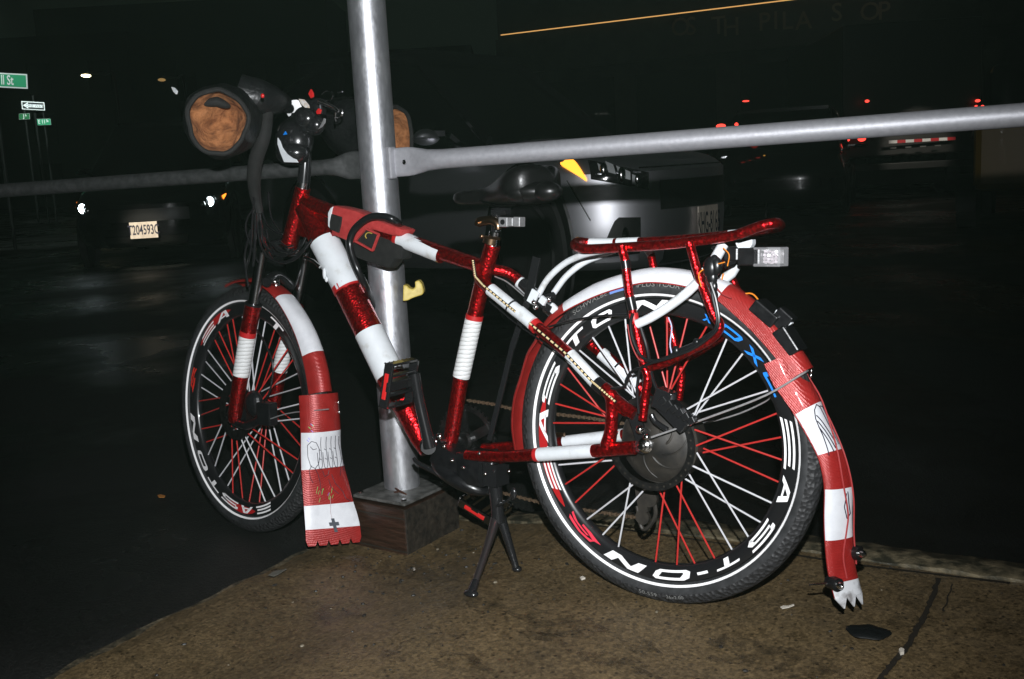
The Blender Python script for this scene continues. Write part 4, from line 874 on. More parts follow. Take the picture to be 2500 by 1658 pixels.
def chain(pp, Y_, nm='chain'):
    pts = [P(x, y, Y_) for x, y in pp]; mb = MB(); tot = []
    for i in range(len(pts)-1):
        n_ = max(1, int((pts[i+1]-pts[i]).length/.0063))
        tot += [lerp(pts[i], pts[i+1], k_/n_) for k_ in range(n_)]
    for i in range(len(tot)-1): mb.beam(tot[i], lerp(tot[i], tot[i+1], .8), .006 if i % 2 else .0035, .0075 if i % 2 else .005, Vector((0,0,1)))
    return mb.build(nm, CHAIN, bike, False)
chain([(1140,977),(1200,986),(1250,998),(1350,1010),(1450,1022),(1560,1040)], .05); chain([(1130,1180),(1262,1212),(1340,1232),(1450,1248),(1560,1264)], .05)
mb = MB(); mb.box(P(1568,1215,.055), (.022,.012,.06), Matrix.Rotation(-.2, 3, 'Y')); mb.lathe([(0,-.005),(.02,-.005),(.02,.005),(0,.005)], P(1585,1215,.055), 'y', 20); mb.lathe([(0,-.005),(.016,-.005),(.016,.005),(0,.005)], P(1570,1262,.055), 'y', 20)
mb.tube([P(1556,1235,.06), P(1566,1285,.06), P(1580,1290,.06), P(1600,1260,.06), P(1598,1225,.06)], .005, 8, 0, 3); mb.build('derailleur', HUBM, bike)
# brake caliper, torque arm and cable clutter by the rear hub
mb = MB()
for k_ in range(6): mb.beam(P(1612+k_*14,985+k_*9,-.075), P(1628+k_*14,972+k_*10,-.075), .014, .016, Vector((0,1,0)))
mb.box(P(1650,1010,-.06), (.07,.03,.035), Matrix.Rotation(.7, 3, 'Y')); mb.box(P(1622,975,-.066), (.035,.03,.04), Matrix.Rotation(.3, 3, 'Y')); mb.tube([P(1590,1010,-.07), P(1600,1030,-.07), P(1630,1050,-.07)], .006, 10, 0, 2)
mb.build('brake_caliper', BLKM, bike, False, .003)
seg_tube('brake_cable', [P(1565,800,-.09), P(1580,850,-.09), P(1592,920,-.08), P(1610,965,-.07)], .0035, CABLE, 4, 8)
seg_tube('brake_cable', [P(1720,640,-.09), P(1738,670,-.095), P(1740,720,-.095), P(1750,768,-.095), P(1748,800,-.095), P(1722,828,-.095), P(1680,850,-.095), P(1620,876,-.095), P(1590,882,-.095), P(1566,870,-.093), P(1546,830,-.093), P(1540,790,-.093), P(1545,765,-.093)], .0034, CABLE, 4, 8)
seg_tube('brake_cable', [P(1735,690,-.097), P(1750,740,-.097), P(1752,800,-.098), P(1700,846,-.098), P(1640,872,-.098), P(1585,888,-.098), P(1562,905,-.09), P(1556,960,-.09), P(1560,1010,-.09)], .003, CABLE, 4, 8)
seg_tube('brake_cable', [P(1340,798,-.05), P(1400,782,-.05), P(1460,772,-.05), P(1530,768,-.08)], .0022, CABLE, 4, 8)
seg_tube('brake_cable', [P(1580,895,-.09), P(1545,905,-.08), P(1530,925,-.078), P(1522,945,-.075), P(1480,950,-.07)], .003, CABLE, 4, 8)
seg_tube('wire', [P(1632,775,-.03), P(1640,800,-.03), P(1636,840,-.03), P(1640,862,-.03)], .0014, WIREW, 4, 6)
mb = MB(); rc2 = random.Random(4)
for (x_, y_, s_) in ((1735,655,.022),(1748,650,.018),(1738,678,.016),(1744,640,.014),(1742,700,.012),(1745,722,.010),(1700,838,.01),(1650,858,.011)):
    mb.ell(P(x_, y_, -.092), (s_*.7, s_*.5, s_), nu=12, nv=8)
mb.tube([P(1735,655,-.092),P(1748,650,-.092),P(1742,700,-.092),P(1745,722,-.092),P(1755,775,-.092),P(1750,805,-.092),P(1700,838,-.092),P(1650,858,-.092)], .004, 8)
mb.build('wiring_bundle', BLK, bike)
wires([(1712,700),(1706,670),(1722,655),(1740,648),(1770,640)], -.098, WIREO, .0012); wires([(1765,605),(1780,622),(1776,650)], -.06, WIREO, .0012)
wires([(1532,792),(1540,835),(1556,872),(1572,885)], -.094, WIRER, .0013)
# tail lamp
mb = MB(); mb.box(P(1795,620,-.01), (.03,.045,.028)); mb.box(P(1838,626,-.01), (.045,.045,.034)); tl = mb.build('tail_lamp', BLK, bike, False, .004)
mb = MB(); lc = P(1882,627,-.01); mb.box(lc, (.052,.045,.036)); GLS = mat('clear_lens', (.7,.7,.72), .05, 0, alpha=.22); mb.build('lens', GLS, tl, False, .002)
mb = MB(); rl = random.Random(8)
for i in range(5):
    for j in range(4): mb.box(lc+Vector((-.016+i*.007, -.005, -.010+j*.0065)), (.005,.006,.0045), Euler((rl.uniform(-.5,.5), rl.uniform(-.5,.5), rl.uniform(-.5,.5))).to_matrix())
mb.box(lc+Vector((0,.012,0)), (.042,.002,.026), None, 1); mb.build('lamp_reflector', [mat('lamp_facets', (.75,.68,.72), .35, .3), ALU], tl, False)
mb = MB(); mb.prism([P(x, y, -.03) for x, y in ((1794,592),(1802,594),(1836,584),(1836,596),(1830,607),(1800,608))], (0,1,0), .02); mb.build('lamp_clamp', WHT, tl, False, .002)
mb = MB(); mb.tube([P(1742,600,-.02), P(1770,615,-.02), P(1800,620,-.02)], .008, 10); mb.tube([P(1768,650,-.03), P(1790,640,-.02), P(1800,628,-.01)], .006, 8); mb.build('lamp_bracket', BLK, tl)

# ---- centre stand and strut
mb = MB(); mb.tube([P(1196,1100,-.03), P(1208,1180,-.03), P(1214,1240,-.03), P(1216,1275,-.03)], [.02,.016,.015,.016], 12, 0, 3)
BW = Matrix.Rotation(-LEAN, 3, 'X')
f1 = BW @ GZ(1150,1452,0.004); f2 = BW @ GZ(1262,1392,0.004)
mb.tube([P(1212,1262,-.03), lerp(P(1205,1290,-.05), f1, .3), lerp(P(1205,1290,-.05), f1, .82), f1], [.012,.0085,.0075,.0075], 12, 1, 3); mb.tube([lerp(P(1205,1290,-.05), f1, .80), f1+Vector((0,0,.002))], [.009,.011], 12)
mb.tube([P(1222,1262,-.02), lerp(P(1232,1290,-.02), f2, .4), f2], [.012,.009,.0075], 12, 0, 3); mb.ell(f1+Vector((0,0,.003)), (.018,.012,.008)); mb.ell(f2+Vector((0,0,.003)), (.012,.010,.007))
mb.box(P(1205,1155,-.03), (.05,.05,.05)); mb.tube([P(1212,1235,-.05), P(1240,1222,-.05), P(1252,1205,-.05)], .003, 8, 0, 3); mb.ell(P(1254,1205,-.05), (.008,.006,.014), mi=0)
mb.build('centre_stand', [BLKM, mat('worn_stand_steel', (.16,.14,.14), .3, .9)], bike)
mb = MB(); mb.beam(P(1311,628,-.01), P(1288,735,-.012), .020, .006, Vector((0,1,0))); mb.beam(P(1288,735,-.012), P(1250,850,-.02), .014, .006, Vector((0,1,0))); mb.beam(P(1250,850,-.02), P(1195,1075,-.04), .012, .006, Vector((0,1,0))); mb.build('prop_bar', BLKM, bike, False, .001)
mb = MB(); mb.tube([P(1352,1060,.03), P(1378,1061,.03)], .0045, 10); mb.build('valve_stem', BRONZE, rw)
rw.children[-1].matrix_parent_inverse = rw.matrix_local.inverted() if False else Matrix.Translation(-WC)

# ------------------------------------------------------------------ litter on the ground
PAP = mat('white_paper_scrap', (.6,.55,.47), .7); LEAF = mat('orange_leaf', (.5,.2,.04), .7)
def scrap(nm, pp, z, m, label, cat, th=.0015, grp=None):
    mb = MB(); mb.prism([GZ(x, y, z+.005) for x, y in pp], (0,0,1), th); o = mb.build(nm, m, None, False); tag(o, label, cat, grp); return o
scrap('paper_scrap', [(1905,1483),(1912,1480),(1925,1480),(1938,1476),(1939,1479),(1926,1484),(1910,1487)], 0, PAP, 'thin white curled paper scrap between rear tyre and rear flap', 'litter')
scrap('paper_scrap', [(2194,1592),(2200,1588),(2208,1592),(2207,1598),(2198,1600)], 0, PAP, 'small pale pebble of litter on the joint at bottom right', 'litter', .006)
scrap('paper_scrap', [(1416,1413),(1422,1410),(1429,1414),(1420,1417)], 0, PAP, 'tiny white scrap on the concrete just below the rear tyre', 'litter', .004)
scrap('bottle_wrapper', [(655,1405),(670,1395),(700,1390),(680,1403),(668,1408)], -.03, mat('dull_wrapper', (.12,.12,.10), .3), 'flat dark wrapper on the sidewalk at lower left', 'litter')
scrap('fallen_leaf', [(384,1210),(392,1208),(404,1211),(402,1215),(388,1215)], -.055, LEAF, 'small orange leaf lying on the dark road left of the front wheel', 'leaf')
scrap('pebble', [(1008,1390),(1012,1388),(1014,1392),(1010,1394)], -.02, PAP, 'tiny pale pebble on the sidewalk below the wooden block', 'pebble', .003)
mb = MB(); mb.ell(GZ(2120,1543,.006), (.040,.030,.006), Matrix.Rotation(.2, 3, 'Z'), 24, 10, fn=lambda q: q*(1+.08*sin(5*atan2(q.y, q.x)))); tag(mb.build('rubber_cap', STAIN), 'shiny black rubber cap lying on the concrete right of the rear flap', 'rubber cap')
def blotch(c, rx, ry, seed):
    rg_ = random.Random(seed); mb = MB(); n = 28; ph = [rg_.uniform(0, 6.3) for _ in range(4)]
    v = [Vector((c.x+rx*cos(2*pi*k/n)*(1+.25*sin(3*2*pi*k/n+ph[0])+.15*sin(7*2*pi*k/n+ph[1])), c.y+ry*sin(2*pi*k/n)*(1+.2*sin(4*2*pi*k/n+ph[2])+.12*sin(9*2*pi*k/n+ph[3])), c.z+.0042)) for k in range(n)]
    mb.add(v, [tuple(range(n))]); o = mb.build('sidewalk_stain', STM, None, False); o['kind'] = 'structure'
STM = mat('damp_stain', (.035,.028,.018), .35); mp = tc(STM); n = noise(STM, mp, 30, 6, .7); r = ramp(STM, n, 'Fac', [(.42, g(.0)), (.8, g(.75))]); lk(STM, r, 'Color', bsdf(STM), 'Alpha')
for i, (x_, y_, a_, b_) in enumerate(((1365,1530,.10,.05),(1870,1610,.12,.06),(1180,1480,.05,.03),(2210,1520,.05,.03),(1120,1620,.06,.03),(1500,1620,.08,.03),(820,1500,.06,.04),(985,1392,.13,.035),(1100,1330,.08,.035),(900,1372,.07,.03),(1330,1560,.05,.02),(1560,1580,.04,.03))): blotch(GZ(x_, y_, 0 if x_ > 1100 else -.01), a_, b_, i)

GRIT = [mat('pale_grit', (.20,.17,.12), .6), mat('dark_grit', (.02,.018,.015), .5)]
mb = MB(); rg3 = random.Random(21)
for k_ in range(520):
    x_ = rg3.uniform(-.9, 1.3); y_ = rg3.uniform(-1.2, .36+.07*x_)
    if rg3.random() < .35: x_ = -.62+rg3.gauss(0,.16); y_ = -.02+rg3.gauss(0,.14)
    if y_ > yk(x_)-.01 or x_ < xl(y_)+.03: continue
    r_ = rg3.choice([.0012,.0015,.002,.002,.003,.0045]); mb.ell((x_, y_, zs(x_)+0.0035*sin(x_*7.3+y_*3.1)*sin(y_*5.7)+r_*.3), (r_*rg3.uniform(.8,1.8), r_, r_*.6), Matrix.Rotation(rg3.uniform(0,3), 3, 'Z'), 6, 4, 0 if rg3.random() < .04 else 1)
gt_ = mb.build('grit', GRIT, None, False); gt_['kind'] = 'stuff'
# ------------------------------------------------------------------ vehicles
def lampm(n_, c, s_): return mat(n_, (0.2,0.2,0.2), .3, emit=c, es=s_)
L_AMB = lampm('lit_amber_lamp', (1.0,.36,.02), 2.4); L_AMBO = lampm('lit_orange_lamp', (1.0,.22,.02), 3.0); L_WHT = lampm('lit_headlamp', (.8,.95,1), 16); L_RED = lampm('lit_red_lamp', (1,.06,.04), 2.2); L_DOT = lampm('lit_white_dot', (1,.97,.88), 3); L_WARM = lampm('lit_warm_lamp', (1,.75,.35), 3)
SILV = mat('silver_car_paint', (.92,.92,.97), .43, 1.0, coat=.05); DARKP = mat('black_car_paint', (.006,.006,.007), .18, 0, coat=.6); DGL = mat('dark_car_glass', (.004,.005,.005), .06, 0, spec=.6)
TRIM = mat('car_black_trim', (.008,.008,.008), .4); TYRE = mat('car_tyre', (.012,.012,.012), .7); PLATE = speck('licence_plate', (.52,.44,.36), (.66,.58,.48), 20, .5); PINKS = mat('plate_ink', (.03,.03,.05), .5)
HLG = mat('headlight_glass', (.02,.02,.02), .08, 0, spec=.8); FAC = mat('lamp_bright_facet', (.75,.78,.78), .3, .2)
def car(nm, origin, heading, paint, label, cat='car', L=4.6, Wd=1.8, H=1.5, hood=0.95, plate_txt=None, lit=False, tail=False, fog=False, belt=1.0, cabin=(1.25,4.35)):
    """x forward from the rear-most point: the nose is at x = 0 and the body runs to x = -L; y to the car's left"""
    R = Matrix.Rotation(heading, 3, 'Z'); root = empty(nm, origin, (0, 0, heading)); tag(root, label, cat)
    hw = Wd/2
    NS = 2.45; AF = .80; AR = .55
    def outline(u):            # u in [-1, 1] round the nose, right side negative; returns plan point and outward normal
        a = u*pi/2; x = -AF+AF*abs(cos(a))**(2/NS); y = hw*math.copysign(abs(sin(a))**(2/NS), a); return x, y
    LEV = [(.26,.10),(.29,.04),(.36,.012),(.46,.0),(.58,.004),(.66,.0),(.76,.022),(.86,.05),(.94,.085),(1.0,.15)]
    def ztop(x):
        t = -x
        if t < 1.25: return .70+(hood-.70)*(t/1.25)**.7
        if t < 3.6: return hood+(belt-hood)*smooth01((t-1.25)/.8)
        return belt-.04*smooth01((t-3.6)/1.0)
    us = [-1+2*i/48 for i in range(49)]; pl = [outline(u) for u in us]
    side_x = [-1.1,-1.5,-2.0,-2.6,-3.2,-3.7,-L+AR+.1]; rear = [(-L+AR-AR*sin(a)**(2/3.0), hw*cos(a)**(2/3.0)) for a in [pi/2*k/10 for k in range(11)]]
    rear = [(x, max(y, 0)) for x, y in rear]
    plan = [(x, -y) for x, y in rear[::-1]]+[(x, -hw) for x in side_x[::-1]]+pl+[(x, hw) for x in side_x]+rear
    def lev_pt(x, y, z, e):
        cx_ = -L/2 if -L+1.2 < x < -1.2 else (-1.2 if x >= -1.2 else -L+1.2); v_ = Vector((x-cx_ if cx_ in (-1.2, -L+1.2) else 0, y, 0)); n_ = v_.normalized() if v_.length else Vector((0,1,0)); return Vector((x, y, z))-n_*e*1.15
    def body_pt(u, z, lift=0.0):
        x, y = outline(u); e = 0
        zt = ztop(x)
        zz = [l[0]*1.0 if l[0] < .66 else .66+(l[0]-.66)/.34*(zt-.66) for l in LEV]
        for k in range(len(LEV)-1):
            if zz[k] <= z <= zz[k+1]: e = LEV[k][1]+(LEV[k+1][1]-LEV[k][1])*(z-zz[k])/(zz[k+1]-zz[k]); break
        return lev_pt(x, y, z, e-lift)
    v = []; f = []; NL = len(LEV); NPn = len(plan)
    for (x, y) in plan:
        zt = ztop(x)
        for (h_, e_) in LEV:
            z = h_ if h_ < .66 else .66+(h_-.66)/.34*(zt-.66); v.append(lev_pt(x, y, z, e_))
    for i in range(NPn-1):
        for k in range(NL-1): f.append((i*NL+k, (i+1)*NL+k, (i+1)*NL+k+1, i*NL+k+1))
    half = NPn//2; TN = 8; o0 = len(v)
    for i in range(half+1):    # lid: strips from right to left
        a_ = v[i*NL+NL-1]; b_ = v[(NPn-1-i)*NL+NL-1]
        for k in range(TN+1): q = lerp(a_, b_, k/TN); v.append(Vector((q.x, q.y, q.z+.035*(1-(2*k/TN-1)**2)*min(1, abs(a_.y)/hw))))
    for i in range(half):
        for k in range(TN): f.append((o0+i*(TN+1)+k, o0+(i+1)*(TN+1)+k, o0+(i+1)*(TN+1)+k+1, o0+i*(TN+1)+k+1))
    mb = MB(); mb.add(v, f); body = weld(mb.build('body', paint, root, True), .0005)
    def patch(u0, u1, lo_, hi_, lift, m_, nm_, par_=None, n=10, thick=None):
        """skin patch on the nose between two heights (functions of t in 0..1)"""
        vv = []; rows = 4
        for i in range(n+1):
            t = i/n; u = u0+(u1-u0)*t; zl, zh = lo_(t), hi_(t)
            for r_ in range(rows+1): vv.append(body_pt(u, zl+(zh-zl)*r_/rows, lift))
        ff = [(i*(rows+1)+r_, (i+1)*(rows+1)+r_, (i+1)*(rows+1)+r_+1, i*(rows+1)+r_+1) for i in range(n) for r_ in range(rows)]
        return MB().add(vv, ff).build(nm_, m_, par_ or root)
    # cabin
    c0, c1_ = cabin; mb = MB(); v = []; sec = [(-c0,belt-.03,.94),(-c0-.75,H-.05,.74),(-c0-1.2,H,.72),(-c1_+.9,H-.01,.72),(-c1_+.35,H-.12,.74),(-c1_,belt-.03,.9)]
    for (x, z, w_) in sec: v += [(x, -hw*w_, z), (x, hw*w_, z)]
    base = [(x, s_*hw*.94, belt-.06) for x in (-c0, -c0-.75, -c0-1.2, -c1_+.9, -c1_+.35, -c1_) for s_ in (-1, 1)]; k0 = len(v); v += base
    f = [(2*i, 2*i+1, 2*i+3, 2*i+2) for i in range(5)]+[(k0+2*i, 2*i, 2*i+2, k0+2*i+2) for i in range(5)]+[(2*i+1, k0+2*i+1, k0+2*i+3, 2*i+3) for i in range(5)]
    mb.add(v, f, 0); mb.build('cabin_glass', DGL, root, False, .02)
    mb = MB()
    for s_ in (-1, 1):
        mb.tube([(-c0, s_*hw*.93, belt-.02), (-c0-.75, s_*hw*.745, H-.045), (-c0-1.2, s_*hw*.725, H+.002), (-c1_+.9, s_*hw*.725, H-.005), (-c1_+.35, s_*hw*.75, H-.115), (-c1_, s_*hw*.9, belt-.02)], .03, 8)
        mb.tube([(-c0-1.55, s_*hw*.725, H-.01), (-c0-1.5, s_*hw*.94, belt-.03)], .03, 8)
    mb.prism([(-c0-.76, -hw*.72, H-.035), (-c0-.76, hw*.72, H-.035), (-c1_+.5, hw*.72, H-.03), (-c1_+.5, -hw*.72, H-.03)], (0,0,1), .05); mb.build('roof', DARKP, root, True)
    # wheels and arches
    for xw in (-.92, -L+.95):
        for s_ in (-1, 1):
            mb = MB(); mb.lathe([(0,0),(.37,0),(.385,.012)], (xw, s_*(hw-.0), .34), 'y', 32); 
            if s_ > 0: pass
            ar = mb.build('wheel_arch', TRIM, root); ar.location = (0, s_*.004, 0)
            mb = MB(); pr = [(0,.02),(.2,.03),(.22,.05),(.235,.03),(.31,.035),(.33,.0),(.33,-.12)]; mb.lathe([(r_, s_*t_*.6) for r_, t_ in pr], (xw, s_*(hw+.004), .33), 'y', 36, mis=[1,1,1,0,0,0]); wh = mb.build('wheel', [TYRE, TYRE], root)
    for s_ in (-1, 1):
        mb = MB(); mb.ell((-c0-.42, s_*(hw+.13), belt+.015), (.08,.13,.036), None, 24, 14, fn=lambda q: Vector((q.x, q.y*(1-.25*(q.z > 0)), q.z))); mb.box((-c0-.42, s_*(hw-.0), belt+.03), (.05,.12,.025)); mb.build('wing_mirror', SILV if paint is SILV else paint, root)
    # nose: grille, lamps, signals and fog recesses follow the skin
    if not tail:
        patch(-.33, .33, lambda t: .50, lambda t: .62, .006, TRIM, 'grille')
        patch(-.30, .30, lambda t: .27, lambda t: .36, .006, TRIM, 'lower_grille')
        for s_ in (-1, 1):
            hm = patch(s_*.40, s_*.74, lambda t: .585+.055*t, lambda t: .655+.065*t, .004, HLG, 'headlight')
            for (u, z, r_) in ((.47,.63,.026),(.56,.65,.034),(.66,.675,.030)):
                q = body_pt(s_*u, z, -.004); MB().ell(q, (.028, r_*(1.35 if lit else 1), r_*(1.35 if lit else 1)), None, 14, 10).build('reflector_bowl', L_WHT if (lit and u == .56) else CHROME, hm)
            for (a_, b_, l0, l1, h0, h1) in ((.60,.64,.655,.665,.695,.71),(.515,.585,.628,.645,.662,.69),(.47,.505,.60,.612,.64,.652),(.665,.69,.665,.675,.69,.705)):
                patch(s_*a_, s_*b_, lambda t: l0+(l1-l0)*t, lambda t: h0+(h1-h0)*t, .008, FAC if not lit else ALU, 'reflector_facet', hm, 2)
            if lit or (paint is SILV and s_ < 0): patch(s_*(.755 if lit else .765), s_*(.86 if lit else .90), lambda t: (.66 if lit else .632)+(.05 if lit else .075)*t, lambda t: (.70+.02*t if lit else .640+.075*t+.05*sin(pi*min(1, t*1.05))), .010, L_AMBO if lit else L_AMB, 'turn_signal')
            if fog:
                patch(s_*.72, s_*.46, lambda t: .315+.01*t, lambda t: .335+.150*smooth01(t*2.0)-.01*t, .004, TRIM, 'fog_recess'); MB().ell(body_pt(s_*.55, .40, .004), (.02,.04,.04)).build('fog_lamp', DGL, root)
                patch(s_*.73, s_*.47, lambda t: .295, lambda t: .313, .012, paint, 'recess_trim', None, 6)
        if fog:
            for s_ in (-1, 1): MB().tube([body_pt(s_*(.87-.02*k), .64-.028*k, .001) for k in range(7)], .0035, 6).build('panel_gap', TRIM, root)
            MB().tube([body_pt(-.45+.9*k/20, .675, .0) for k in range(21)], .004, 6).build('panel_gap', TRIM, root)
    elif False: pass
    if plate_txt:
        mb = MB(); z_ = .42; mb.box((.02, 0, z_), (.012,.31,.155)); pt = mb.build('licence_plate', PLATE, root, False, .002)
        mb = MB(); flat_text(mb, plate_txt, .13, (.0275, 0, z_), (0,1,0), (0,0,1), sx=.62 if len(plate_txt) > 7 else .7, bold=.002); mb.build('plate_number', PINKS, pt, False)
    return root
def head_to(vec): return atan2(vec.y, vec.x)
rt = RM @ Vector((1,0,0)); rt.z = 0; rt.normalize(); fwv = RM @ Vector((0,0,-1)); fwv.z = 0; fwv.normalize()
def car_on(px_, py_, dist, theta, local, scale, **kw):
    hv = (-fwv*cos(theta)+rt*sin(theta)).normalized(); h_ = head_to(hv); q = DP(px_, py_, dist); lv = Vector(local)
    sz = (q.z+.12)/lv.z; lv = Vector((lv.x*scale, lv.y*scale, lv.z*sz)); o_ = Matrix.Rotation(h_, 3, 'Z') @ lv
    c_ = car(origin=Vector((q.x-o_.x, q.y-o_.y, -.12)), heading=h_, **kw); c_.scale = (scale, scale, sz); print('car z scale', sz); return c_
def car_at(px_, dist, theta, y_off, **kw):
    """theta: heading relative to straight at the viewer, positive = turned to picture right"""
    A = CAM+ray(px_, 380)*dist; A.z = -0.12; hv = (-fwv*cos(theta)+rt*sin(theta)).normalized(); left = Vector((-hv.y, hv.x, 0)); org = A-left*y_off
    return car(origin=org, heading=head_to(hv), **kw)
car_on(1468, 400, 6.0, radians(54), (-.33,-.85,.70), .87, nm='parked_car', paint=SILV, label='silver car with amber turn signal lit behind the bicycle rack', plate_txt='KHG-8165', fog=True, H=1.25, hood=.80, belt=.84, L=4.0, cabin=(1.25,3.8))
car_on(345, 500, 12.0, radians(6), (0,0,.66), 1.0, nm='approaching_car', paint=DARKP, label='black car with both headlights on at left behind the front wheel', plate_txt='T204593C', lit=True)
# extra small lamps of the dark car
# dark cars seen from behind further down the street
def tail_car(px_, py_, dist, label, yaw, lamps):
    z0 = DP(px_, py_, dist); hv = (fwv*cos(yaw)+rt*sin(yaw)).normalized(); left = Vector((-hv.y, hv.x, 0)); org = Vector((z0.x, z0.y, -.12))+hv*4.5+left*0
    c_ = car('waiting_car', org-left*.7, head_to(hv), DARKP, label, tail=True, H=1.6)
    Ri = Matrix.Rotation(-head_to(hv), 3, 'Z')
    for (lx, ly, w_, h_) in lamps:
        q = Ri @ (DP(lx, ly, dist-.15)-c_.location); mb = MB(); s_ = dist/FPX; mb.ell(q, (.03, w_*s_/2, h_*s_/2), None, 14, 8); mb.build('tail_light', L_RED, c_)
    return c_
tail_car(1776, 306, 15.0, 'dark car with a bright oval red tail light above the rail', radians(20), ((1760,308,24,11),(1798,304,9,9),(1821,247,17,4)))
# box truck
tq = DP(2225, 345, 18.5); hv = (fwv*cos(.1)+rt*sin(.1)).normalized(); tr_ = empty('box_truck', (tq.x, tq.y, -.12), (0,0,head_to(hv)))
tag(tr_, 'dark box truck with a red and white striped bar across its rear', 'truck'); DTR = mat('dark_truck_body', (.012,.011,.011), .4)
mb = MB(); mb.box((3.0,0,1.95), (6.0,2.35,2.3)); mb.build('cargo_box', DTR, tr_, False, .03)
mb = MB(); mb.box((6.9,0,1.35), (1.6,2.1,1.9)); mb.build('cab', DTR, tr_, False, .12)
mb = MB(); mb.box((.05,0,.62), (.12,2.2,.12)); mb.build('bumper', TRIM, tr_, False, .01)
for xw in (1.2, 6.6):
    for s_ in (-1, 1):
        mb = MB(); mb.lathe([(0,0),(.2,0),(.24,.02*s_),(.45,.02*s_),(.45,-.2*s_)], (xw, s_*1.05, .45), 'y', 24); mb.build('wheel', TYRE, tr_)
Ri = Matrix.Rotation(-head_to(hv), 3, 'Z')
CW, CR = mat('white_marking_tape', (.8,.8,.8), .4), mat('red_marking_tape', (.6,.03,.04), .4)
def loc_t(x, y, d): return Ri @ (DP(x, y, d)-tr_.location)
pa, pb = loc_t(2170,347,18.3), loc_t(2333,338,18.3); mb = MB()
for k_ in range(8): mb.beam(lerp(pa, pb, k_/8), lerp(pa, pb, (k_+1)/8), .01, .052, Vector((0,0,1)), k_ % 2)
mb.build('marking_bar', [CW, CR], tr_, False)
pa, pb = loc_t(2170,362,18.3), loc_t(2315,354,18.3); mb = MB()
for k_ in range(0, 8, 2): mb.beam(lerp(pa, pb, (k_+.2)/8), lerp(pa, pb, (k_+1)/8), .01, .02, Vector((0,0,1)))
mb.build('step_marking', mat('dull_grey_marking', (.12,.12,.12), .5), tr_, False)
for (x_, y_, w_, h_) in ((2067,341,16,10),(2104,339,20,13),(2117,247,11,7),(2387,246,13,7),(2399,259,8,5),(2383,259,7,4)):
    s_ = 18.2/FPX; mb = MB(); mb.ell(loc_t(x_, y_, 18.2), (.03, w_*s_/2, h_*s_/2), None, 12, 8); mb.build('tail_light', L_RED, tr_)
mb = MB()
for pp in (((2377,318),(2374,338)),((2402,316),(2394,340))): mb.tube([loc_t(*pp[0], 18.0), loc_t(*pp[1], 18.0)], .02, 8)
mb.build('chrome_handle', lampm('lit_chrome', (.5,.5,.5), .4) if False else CHROME, tr_)
# yellow van cut by the right edge
yq = DP(2470, 420, 11.0); yv = empty('yellow_van', (yq.x, yq.y, -.12), (0,0,head_to((fwv*.9+rt*.5)))); tag(yv, 'dim yellow van mostly cut off by the right edge of the picture', 'van')
YP = mat('yellow_van_paint', (.30,.17,.015), .35, 0, coat=.3)
mb = MB(); mb.box((1.4,-.5,.85), (3.4,1.7,.75)); mb.build('body', YP, yv, False, .08)
mb = MB(); mb.box((1.5,-.5,1.5), (2.6,1.5,.6)); mb.build('cabin_glass', DGL, yv, False, .1)
for xw in (.4, 2.5):
    for s_ in (-1.35, .35): mb = MB(); mb.lathe([(0,0),(.18,0),(.32,.0),(.32,.2)], (xw, s_, .33), 'y', 24); mb.build('wheel', TYRE, yv)
# small bright dots low in the street: marker posts with reflectors
RFW = lampm('lit_small_white', (.9,.95,1), 2.5)
for (x_, y_, d_, w_, h_, m_, lb) in ((1780,383,16,7,11,RFW,'small bright white lamp low in the street right of the silver car'),(1868,386,15,12,16,lampm('lit_dull_amber', (.5,.25,.03), .55),'dull amber square lamp low in the street right of the white lamp')):
    q = DP(x_, y_, d_); rt_ = empty('marker_lamp', (q.x, q.y, -.12)); tag(rt_, lb, 'marker lamp'); s_ = d_/FPX
    mb = MB(); mb.tube([(0,0,0),(0,0,q.z+.12+.02)], .02, 8); mb.build('post', TRIM, rt_)
    mb = MB(); mb.ell((0,-.03,q.z+.12), (w_*s_/2,.03,h_*s_/2)); mb.build('lamp', m_, rt_)

# ------------------------------------------------------------------ signs and street lamps
SG = mat('street_sign_green', (.01,.36,.16), .5); SW = mat('sign_white', (.85,.87,.87), .5); SK = mat('sign_black', (.01,.01,.015), .5)
def sign(nm, corners, dist, label, cat, border, words, facec, grp=None):
    """corners: top-left, top-right, bottom-left survey points on the board"""
    tl_, tr2, bl_ = [DP(x, y, dist) for x, y in corners]; ux = (tr2-tl_); w_ = ux.length; ux.normalize(); uy = (tl_-bl_); h_ = uy.length; uy.normalize(); nrm = ux.cross(uy).normalized(); c_ = (tr2+bl_)/2
    root = empty(nm, (c_.x, c_.y, -.12)); tag(root, label, cat, grp); L0 = c_-Vector(root.location)
    mb = MB(); mb.tube([Vector((0,0,0))-nrm*.06, Vector((0,0,L0.z+.3))-nrm*.06], .03, 10); mb.build('post', mat('dark_post', (.01,.012,.011), .5), root)
    def quad(a_, b_, lift, m_, nm_, th=.006):
        q = [L0+ux*(sx*a_/2)+uy*(sy*b_/2)+nrm*lift for sx, sy in ((-1,-1),(1,-1),(1,1),(-1,1))]; return MB().prism(q, -nrm, th).build(nm_, m_, root, False)
    quad(w_, h_, .0, SW, 'sign_border'); quad(w_-border*2, h_-border*2, .003, facec, 'sign_face', .002)
    for (kind, val, ox, oy, size, sx, m_) in words:
        mb = MB(); o_ = L0+ux*ox*w_+uy*oy*h_+nrm*.006
        if kind == 't': flat_text(mb, val, size, o_, ux, uy, sx=sx, bold=.004)
        else: mb.add([L0+ux*(a_*w_)+uy*(b_*h_)+nrm*.005 for a_, b_ in val], [tuple(range(len(val)))])
        mb.build('sign_lettering' if kind == 't' else 'arrow', m_, root, False)
    return root, c_, nrm
